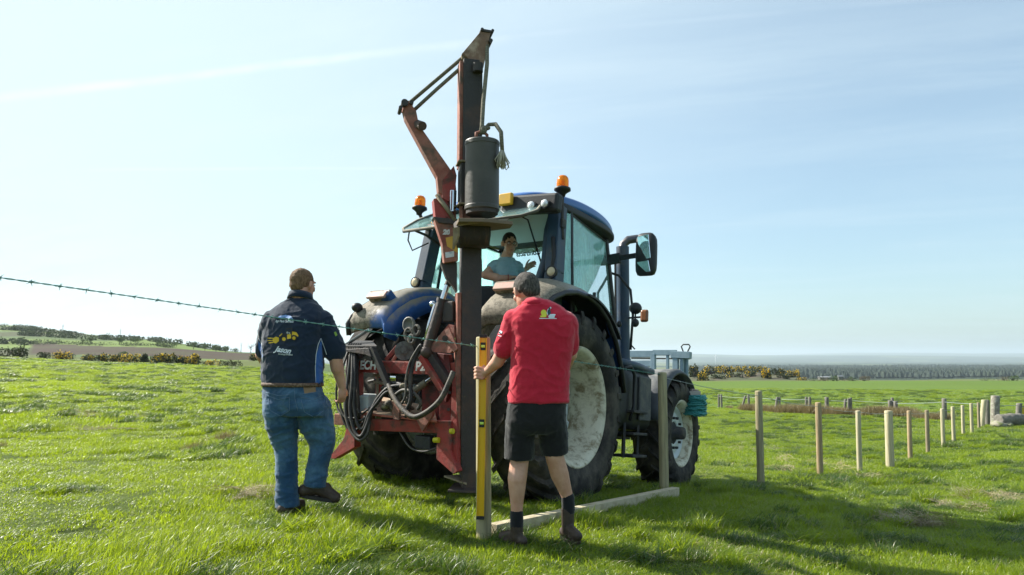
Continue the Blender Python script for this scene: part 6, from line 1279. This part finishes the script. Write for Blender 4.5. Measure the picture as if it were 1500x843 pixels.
ja = folds(5.5, .007, (1, 1, 1.7), 3.); jb = folds(13, .0030, (1, 1, .8), 9.)
sh = J.soft(q, 'shirt', NAVY, voxel=.0085, smooth=6, disp=lambda co, n: ja(co, n)+jb(co, n))
q = MB(); cb = basis((.30, .95, .0)); pts_ = []
for z_, rr_, dy_ in ((-.010, .094, 0), (.040, .080, .004)):
    pts_.append([(J_(440, 438)+r_*rr_*math.cos(a)+f*(rr_*.88*math.sin(a)+dy_)+UP*(z_+.02*math.sin(a)*-1)) for a in np.linspace(0, 6.283, 26)[:-1]])
vs_ = [p for g_ in pts_ for p in g_]; q.add(vs_, [(k, (k+1) % 25, 25+(k+1) % 25, 25+k) for k in range(25)], True)
co = J.part(q, 'collar', NAVY, sh); so = co.modifiers.new('th', 'SOLIDIFY'); so.thickness = .010; so.offset = 1
q = MB(); rgs = [J_(428.5, 563)+r_*.231*math.copysign(abs(math.cos(a))**.83, math.cos(a))+f*.157*math.copysign(abs(math.sin(a))**.83, math.sin(a)) for a in np.linspace(0, 6.283, 40)]
for p in (0,): q.add([c+UP*z_ for z_ in (-.016, .014) for c in rgs], [(k, k+1, 41+k-1+1-0, 40+k) for k in range(39)], True)
bl = J.part(q, 'belt', mat('patterned_belt', (.10, .055, .035), .7, var=((.22, .15, .10), 60, .45, .6), bump=(200, .5))); so = bl.modifiers.new('th', 'SOLIDIFY'); so.thickness = .008; so.offset = 1
# jeans
q = MB(); q.loft([(J_(428.5, 564), r_, f, .224, .148), (J_(430, 580), r_, f, .238, .162), (J_(434, 596), r_, f, .250, .168), (J_(437, 608), r_, f, .235, .15)], 32, 2.4)
q.cone(J_(410, 598, -.03), .120, J_(414, 622, .0), .122); q.cone(J_(413, 622, .0), .115, J_(419, 655, .02), .085); q.cone(J_(419, 655, .02), .085, J_(420, 700, .0), .079); q.cyl(J_(420, 698, .0), J_(421, 743, -.02), .078, .086)
q.cone(J_(459, 598, .02), .128, J_(463, 618, .03), .132); q.cone(J_(463, 618, .03), .128, J_(473, 646, .05), .096); q.cone(J_(473, 646, .05), .094, J_(465.5, 682, .03), .075); q.cyl(J_(465.5, 680, .03), J_(461, 713, .02), .075, .081)
jd = folds(5, .007, (.7, .7, 1.6), 5.); je = folds(11, .0042, (.8, .8, 1.5), 1.)
jn = J.soft(q, 'jeans', DENIM, voxel=.0085, smooth=5, disp=lambda co, n: jd(co, n)+je(co, n))
STI = mat('denim_seam', (.10, .17, .26), .85)
def seam(pl, name='seam', m=STI, w=.0022, shirt=None, fig=J, Y=YJ):
    me = (shirt or jn).data; bv = BVHTree.FromPolygons([v.co for v in me.vertices], [p.vertices[:] for p in me.polygons]); out = []
    for (x0, y0), (x1, y1) in zip(pl[:-1], pl[1:]):
        for k in range(5):
            px, py = x0+(x1-x0)*k/5, y0+(y1-y0)*k/5; o_ = fig.M @ at(px, py, Y-.7); d_ = ((fig.M @ at(px, py, Y))-o_).normalized(); h = bv.ray_cast(o_, d_)
            if h[0] is not None: out.append(h[0]-d_*.001)
    if len(out) > 2: qq = MB(); qq.tube(out, w, 5); return qq.obj(name, m, shirt or jn)
seam([(431, 566), (432, 585), (437, 606)]); seam([(390, 575), (408, 580), (428, 578)]); seam([(440, 578), (460, 575), (478, 572)])
seam([(440, 582), (458, 586), (476, 578), (474, 602), (461, 612), (446, 604), (440, 582)], 'pocket'); seam([(392, 580), (408, 586), (424, 582), (424, 602), (411, 610), (396, 602), (392, 580)], 'pocket')
poly_decal(J, jn, [[(444, 566), (462, 564), (463, 574), (446, 577)]], 'leather_patch', mat('tan_patch', (.24, .16, .09), .8), YJ)
q = MB(); sq = MB(); gz = float(zg(J_(424, 745, -.05).x, 5.17)); boot(q, sq, Vector((J_(422, 728).x, 5.19, gz+.12)), Vector((J_(430, 745).x+.02, 5.40, gz+.0)), gz); bt = J.soft(q, 'boot', LEATH, voxel=.006, smooth=3); J.part(sq, 'sole', SOLE, bt)
q = MB(); sq = MB(); a_ = J_(455, 712, .03); tg_ = at(499, 736, YJ+.10); boot(q, sq, a_, Vector((tg_.x, tg_.y, tg_.z+.0)), at(448, 727, YJ+.03).z, w=1.08); bt = J.soft(q, 'boot', LEATH, voxel=.006, smooth=3); J.part(sq, 'sole', SOLE, bt)
# blue side panels with white piping, prints
poly_decal(J, sh, [[(462, 562), (462, 540), (463.5, 520), (468, 505), (471, 498), (472, 515), (473, 540), (474, 562)]], 'side_panel', ROYAL, YJ, .003); poly_decal(J, sh, [[(378, 500), (383.5, 506), (385.5, 522), (384, 524), (379, 512)]], 'side_panel', ROYAL, YJ, .003)
seam([(462.5, 560), (461.8, 540), (463, 520), (466, 505), (470, 496), (476, 512), (479, 522)], 'piping', LETW, .0026, sh); seam([(379, 496), (383.5, 504), (385, 520), (384.8, 534)], 'piping', LETW, .0022, sh)
text_decal(J, sh, 'Jason', 413.5, 516.5, 11.5, LETW, YJ, .45, .03, R(9), wpx=26); text_decal(J, sh, 'Driving Division', 418, 520.5, 3.6, LETW, YJ, .1, .02, R(3), wpx=21)
poly_decal(J, sh, [[(405, 466.5), (410, 463), (418, 461.5), (426, 463.2), (429.5, 467.8), (424, 466.6), (416, 465.6), (409, 467)]], 'print', LBLUE, YJ)
text_decal(J, sh, 'Agri Plant Contracts', 416.5, 472.5, 5.2, LETW, YJ, .35, .02, R(1), wpx=27)
poly_decal(J, sh, [circ(415.8, 496.8, 5.0), circ(430.6, 495.4, 4.6), [(412, 491), (420, 486), (432, 484.5), (436, 489), (436, 494), (421, 497)], [(419.5, 481.5), (428, 480.5), (428.5, 482), (420, 483)], [(419, 483), (420, 483), (420.6, 492), (419.4, 492)], [(427, 481.5), (428.3, 481.5), (428.6, 489), (427, 489)], [(408, 493), (413, 489.5), (414, 492), (409, 496)]], 'print', LETB, YJ, .0018)
poly_decal(J, sh, [circ(415.8, 497, 2.7), circ(430.6, 495.6, 2.5), [(420.6, 490.5), (426, 489.5), (426.5, 496), (420.6, 497)], [(428, 486), (434, 487), (437, 491.5), (436.5, 494), (433.5, 491.5), (429, 490.5), (427.6, 492)], [(399.5, 496), (404, 493.5), (408.5, 495), (408.6, 500), (404, 503.5), (399.8, 502)], [(392, 494.8), (400, 495.3), (400, 496.6), (392, 496.2)], [(392, 498.6), (400, 498.4), (400, 499.8), (392, 500)], [(393.5, 502), (400, 501.2), (400, 502.6), (393.5, 503.4)], [(409, 492), (413, 488.6), (413.6, 489.6), (409.6, 493.4)]], 'print', LETY, YJ, .003)
poly_decal(J, sh, [circ(421, 487.6, 1.6), circ(424, 488.2, 1.2)], 'print', LETG, YJ, .0035)
poly_decal(J, sh, [[(489, 487), (492, 486), (494.5, 491), (491.5, 493)]], 'sleeve_badge', mat('green_print', (.2, .35, .05), .7), YJ, .003)

# --- man in the red shirt ----------------------------------------------------------
YR = 4.45; base = Vector((at(790, 780, 4.4).x, 4.42, float(zg(.18, 4.42))))
D = Fig('person', 'man seen from behind in red polo shirt and black shorts steadying the pale post', 'person', base)
f = Vector((-.14, .99, 0)).normalized(); r_ = Vector((.99, .14, 0)).normalized()
def D_(px, py, dy=0.): return at(px, py, YR+dy)
q = MB(); hq = MB(); hc = D_(770.5, 428, .06); HB = basis((-.52, .78, -.38)); build_head(q, hq, hc, HB, 1.06)
q.cone(D_(776, 436, .05), .058, D_(786, 452, .0), .064); q.loft([(D_(789, 454), r_, f, .10, .075), (D_(793, 475), r_, f, .165, .10), (D_(793, 520), r_, f, .155, .105), (D_(789, 580), r_, f, .15, .10), (D_(787, 615), r_, f, .15, .10)], 24)
q.cone(D_(748, 470), .052, D_(736, 518, .03), .046); q.cone(D_(736, 516, .03), .046, D_(729, 530, .06), .044); q.cone(D_(729, 530, .06), .044, D_(714, 544, .13), .027)
# hand closes round level and post: comes from the right, fingers wrap behind to the left
q.ell(D_(707, 547, .155), (.036, .030, .044), None, 14); q.cone(D_(714, 544.5, .13), .027, D_(709, 546, .15), .028)
for k, (py, L) in enumerate(((538.5, .9), (543.5, 1.), (549, .96), (554, .82))):
    a = D_(706, py+1.0, .135); b1 = D_(698.5, py-.2, .13); b2 = D_(695.3, py+.6, .165); b3 = D_(697, py+1., .20)
    q.cone(a, .0100, b1, .0096, 9); q.cone(b1, .0096, b2, .0088, 9); q.cone(b2, .0088, b3, .0078, 9)
q.cone(D_(711, 540, .15), .012, D_(708, 534.5, .18), .0108, 9); q.cone(D_(708, 534.5, .18), .0108, D_(704, 532.5, .20), .009, 9)
q.cone(D_(834, 470, .03), .052, D_(836, 520, .10), .044); q.cone(D_(836, 518, .10), .043, D_(828, 545, .32), .028); hand(q, D_(828, 545, .32), Vector((-.5, .8, .0)), Vector((-.4, -.2, -.6)), Vector((-.1, 0, 1)), (.5, .7, .6))
legs = [((764, 648), (761, 676), (757.5, 702), (757, 752), .060, .0615, .037), ((808, 645), (812, 668), (820, 696), (832, 730), .060, .0600, .037)]
for a, k_, c_, an, rk_, rc_, ra_ in legs:
    dy = 0 if a[0] < 780 else .05
    q.cone(D_(a[0]+(3 if a[0] > 790 else 0), a[1]), .052, D_(k_[0], k_[1], .01), rk_); q.cone(D_(k_[0], k_[1], .01), rk_, D_(c_[0], c_[1], dy-.012), rc_); q.cone(D_(c_[0], c_[1], dy-.012), rc_, D_((c_[0]+an[0]*2)/3, (c_[1]+an[1]*2)/3, dy), .043); q.cone(D_((c_[0]+an[0]*2)/3, (c_[1]+an[1]*2)/3, dy), .043, D_(an[0], an[1], dy), ra_); q.cone(D_(an[0], an[1], dy), ra_, D_(an[0], an[1]+16, dy), ra_)
D.soft(q, 'body', SKIN, voxel=.0055, smooth=2)
hr = D.soft(hq, 'hair', H2, voxel=.006, smooth=1, disp=hair_disp(.0035)); face_parts(D, hc, HB, 1.06, H2)
q = MB(); rings = [(590, 788.5, .196, .128), (580, 789, .194, .130), (560, 790, .190, .130), (535, 792, .190, .128), (510, 794, .200, .130), (490, 795, .206, .132), (472, 794, .214, .128), (461, 793, .198, .112), (452, 791, .155, .095), (444, 788, .098, .080), (440, 786, .075, .068)]
q.loft([(D_(x_, y_), r_, f, w_, d_) for y_, x_, w_, d_ in rings], 36, 2.5)
q.cone(D_(755, 471), .080, D_(739, 506, .02), .066); q.cone(D_(739, 506, .02), .066, D_(737.5, 511, .025), .067); q.cone(D_(827, 474, .02), .084, D_(833, 508, .07), .066)
ja = folds(5, .0065, (1, 1, 1.4), 13.); jb = folds(12, .0028, (1, 1, .7), 2.)
sh = D.soft(q, 'shirt', REDC, voxel=.008, smooth=6, disp=lambda co, n: ja(co, n)+jb(co, n))
q = MB(); pts_ = []
for z_, rr_, dy_ in ((-.030, .094, -.006), (.012, .078, .008)):
    pts_.append([(D_(784, 447.5)+r_*rr_*math.cos(a)+f*(rr_*.9*math.sin(a)+dy_)+UP*(z_-.030*math.sin(a)+.022*math.cos(a)*-.3)) for a in np.linspace(0, 6.283, 26)[:-1]])
vs_ = [p for g_ in pts_ for p in g_]; q.add(vs_, [(k, (k+1) % 25, 25+(k+1) % 25, 25+k) for k in range(25)], True)
co = D.part(q, 'collar', REDC, sh); so = co.modifiers.new('th', 'SOLIDIFY'); so.thickness = .009; so.offset = 1
q = MB(); q.loft([(D_(788, 582), r_, f, .182, .118), (D_(786, 600), r_, f, .190, .130), (D_(785, 618), r_, f, .196, .135), (D_(786, 628), r_, f, .188, .125), (D_(786, 635), r_, f, .165, .10)], 32, 2.4)
q.cone(D_(764, 618), .105, D_(761, 644), .097); q.cyl(D_(761, 642), D_(760, 673), .097, .091); q.cone(D_(806, 615), .105, D_(810, 637, .02), .095); q.cyl(D_(810, 635, .02), D_(813, 665, .03), .096, .086)
jd = folds(8, .0045, (1, 1, 1.2), 21.)
sr = D.soft(q, 'shorts', BLKC, voxel=.008, smooth=5, disp=jd)
for x_, y_, x1, y1, dy in ((757, 747, 757, 770, 0), (832, 724, 832.5, 748, .05)):
    q = MB(); q.cone(D_(x_, y_+5, dy), .0420, D_(x1, y1, dy), .0425); D.soft(q, 'sock', SOCK, voxel=.006, smooth=2, disp=folds(30, .0015))
gz = float(zg(D_(757, 780).x, YR)); q = MB(); sq = MB(); boot(q, sq, Vector((D_(757, 770).x, YR, at(757, 769, YR).z)), Vector((D_(739, 785).x-.01, YR+.03+.04, gz+.005)), gz, r=.040, w=.76); bt = D.soft(q, 'boot', LEATH, voxel=.006, smooth=3); D.part(sq, 'sole', SOLE, bt)
gz = float(zg(D_(838, 770).x, YR+.1)); q = MB(); sq = MB(); boot(q, sq, Vector((D_(832.5, 746).x, YR+.05, at(832.5, 746, YR+.05).z)), Vector((D_(848, 770).x, YR-.07, gz+.005)), gz+.03, r=.040, w=.76); bt = D.soft(q, 'boot', LEATH, voxel=.006, smooth=3); D.part(sq, 'sole', SOLE, bt)
poly_decal(D, sh, [circ(796.5, 458.5, 4.2, 4.6), [(791, 463), (801, 460), (800, 465), (792, 465)]], 'print', mat('lime_print', (.62, .60, .05), .7), YR); poly_decal(D, sh, [circ(804.3, 457.5, 2.5, 4.2), circ(804.8, 452.2, 1.4, 1.8)], 'print', mat('deep_teal_print', (.01, .05, .06), .7), YR, .003)
poly_decal(D, sh, [[(803, 463.5), (806, 460.5), (812, 460.3), (814.2, 461), (812.6, 463.2), (812, 466), (804, 466.2)], [(800.8, 459), (802, 453.5), (806.5, 449.5), (808, 451.5), (806, 453.4), (802.6, 458), (802.4, 463)], [(790, 466.2), (815.5, 466.4), (815.5, 467.4), (790, 467.3)]], 'print', LETW, YR, .0018)
poly_decal(D, sh, [[(730, 486.5), (733, 484.5), (735.8, 486), (735, 489), (731, 489.5)], [(727.5, 491), (734.5, 492.4), (734.3, 493.3), (727.3, 492)]], 'sleeve_badge', LETW, YR, .003)

# --- driver in the cab --------------------------------------------------------------
YD = 7.42; sc_ = TM @ Vector((-.12, .42, 1.74))
K = Fig('person', 'man with glasses in light blue shirt sitting in the cab, twisting round to look back', 'person', sc_)
def K_(px, py, dy=0.): return at(px, py, YD+dy)
f = Vector((.55, -.83, 0)).normalized(); r_ = Vector((-.83, -.55, 0)).normalized()
f0 = Vector((.9, .3, 0)).normalized(); r0 = Vector((.3, -.9, 0)).normalized()
q = MB(); hq = MB(); hc = K_(746.5, 357, -.05); HB = basis((.28, -.93, -.26)); build_head(q, hq, hc, HB, 1.0)
q.cone(hc-UP*.06+Vector((0, .02, 0)), .055, K_(741, 380, .02), .066)
q.loft([(K_(741, 382, .02), r_, f, .08, .06), (K_(742, 396), r_, f, .11, .085), (K_(740, 420), r_, f, .11, .09), (sc_+Vector((0, 0, .12)), r0, f0, .15, .11), (sc_+Vector((0, 0, .02)), r0, f0, .16, .12)], 24)
q.cone(K_(724, 390, -.04), .052, K_(711, 403, -.12), .047); q.cone(K_(711, 403, -.12), .049, K_(728, 407, -.16), .045); q.cone(K_(728, 408.5, -.16), .042, K_(746, 407, -.14), .028); hand(q, K_(746, 407, -.14), Vector((1, .15, .10)), Vector((0, .2, -1)), Vector((0, 1, .2)), (.3, .5, .4))
q.cone(K_(758, 391, .02), .050, K_(766, 408, .22), .040); q.cone(K_(768, 408, .22), .040, K_(768, 396, .40), .028); hand(q, K_(769, 395, .42), Vector((.5, .5, .45)), Vector((.5, -.6, -.1)), Vector((.2, 0, 1)), (.35, .5, .4))
hv = (TM.to_3x3() @ Vector((0, 1, 0))); rvx = (TM.to_3x3() @ Vector((1, 0, 0)))
for s_ in (-1, 1): a = sc_+rvx*.10*s_+UP*.06; b_ = a+hv*.42+UP*.06+rvx*.03*s_; c_ = b_+hv*.12-UP*.40; q.cone(a, .07, b_, .05); q.cone(b_, .05, c_, .035)
K.soft(q, 'body', SKIN, voxel=.0060, smooth=2); K.soft(hq, 'hair', H3, voxel=.006, smooth=1, disp=hair_disp(.004)); face_parts(K, hc, HB, 1.0, H3, True)
q = MB(); q.loft([(K_(743, 378, .02), r_, f, .075, .07), (K_(742, 384, .01), r_, f, .115, .09), (K_(741, 391), r_, f, .145, .11), (K_(741, 405), r_, f, .14, .12), (K_(741, 425), r_, f, .14, .125), (sc_+Vector((0, 0, .10)), r0, f0, .18, .14)], 32, 2.4)
q.cone(K_(726, 390, -.03), .070, K_(721, 394, -.06), .064); q.cone(K_(757, 391, .02), .066, K_(762, 402, .14), .058)
K.soft(q, 'shirt', SKYC, voxel=.008, smooth=5, disp=folds(9, .008, (1, 1, 1.3), 4.))
q = MB(); q.loft([(sc_+Vector((0, 0, .12)), r0, f0, .16, .12), (sc_+Vector((0, 0, .0)), rvx, hv, .19, .15)], 24)
for s_ in (-1, 1): a = sc_+rvx*.10*s_+UP*.06; b_ = a+hv*.42+UP*.06+rvx*.03*s_; c_ = b_+hv*.12-UP*.40; q.cone(a, .095, b_, .07); q.cone(b_, .07, c_, .055)
K.soft(q, 'trousers', mat('dark_work_trousers', (.015, .02, .03), .9), voxel=.01, smooth=3)
for s_ in (-1, 1):
    c_ = sc_+rvx*.13*s_+UP*-.28+hv*.54; q = MB(); q.cone(c_-UP*.06, .045, c_-UP*.10+hv*.16, .038); K.soft(q, 'boot', LEATH, voxel=.008, smooth=2)
q = MB(); q.tube([K_(744.5, 407.3, -.14)+Vector((0, math.cos(a)*.034, math.sin(a)*.034)) for a in np.linspace(0, 6.283, 16)], .005, 6); K.part(q, 'wristband', mat('red_band', (.3, .03, .03), .6))
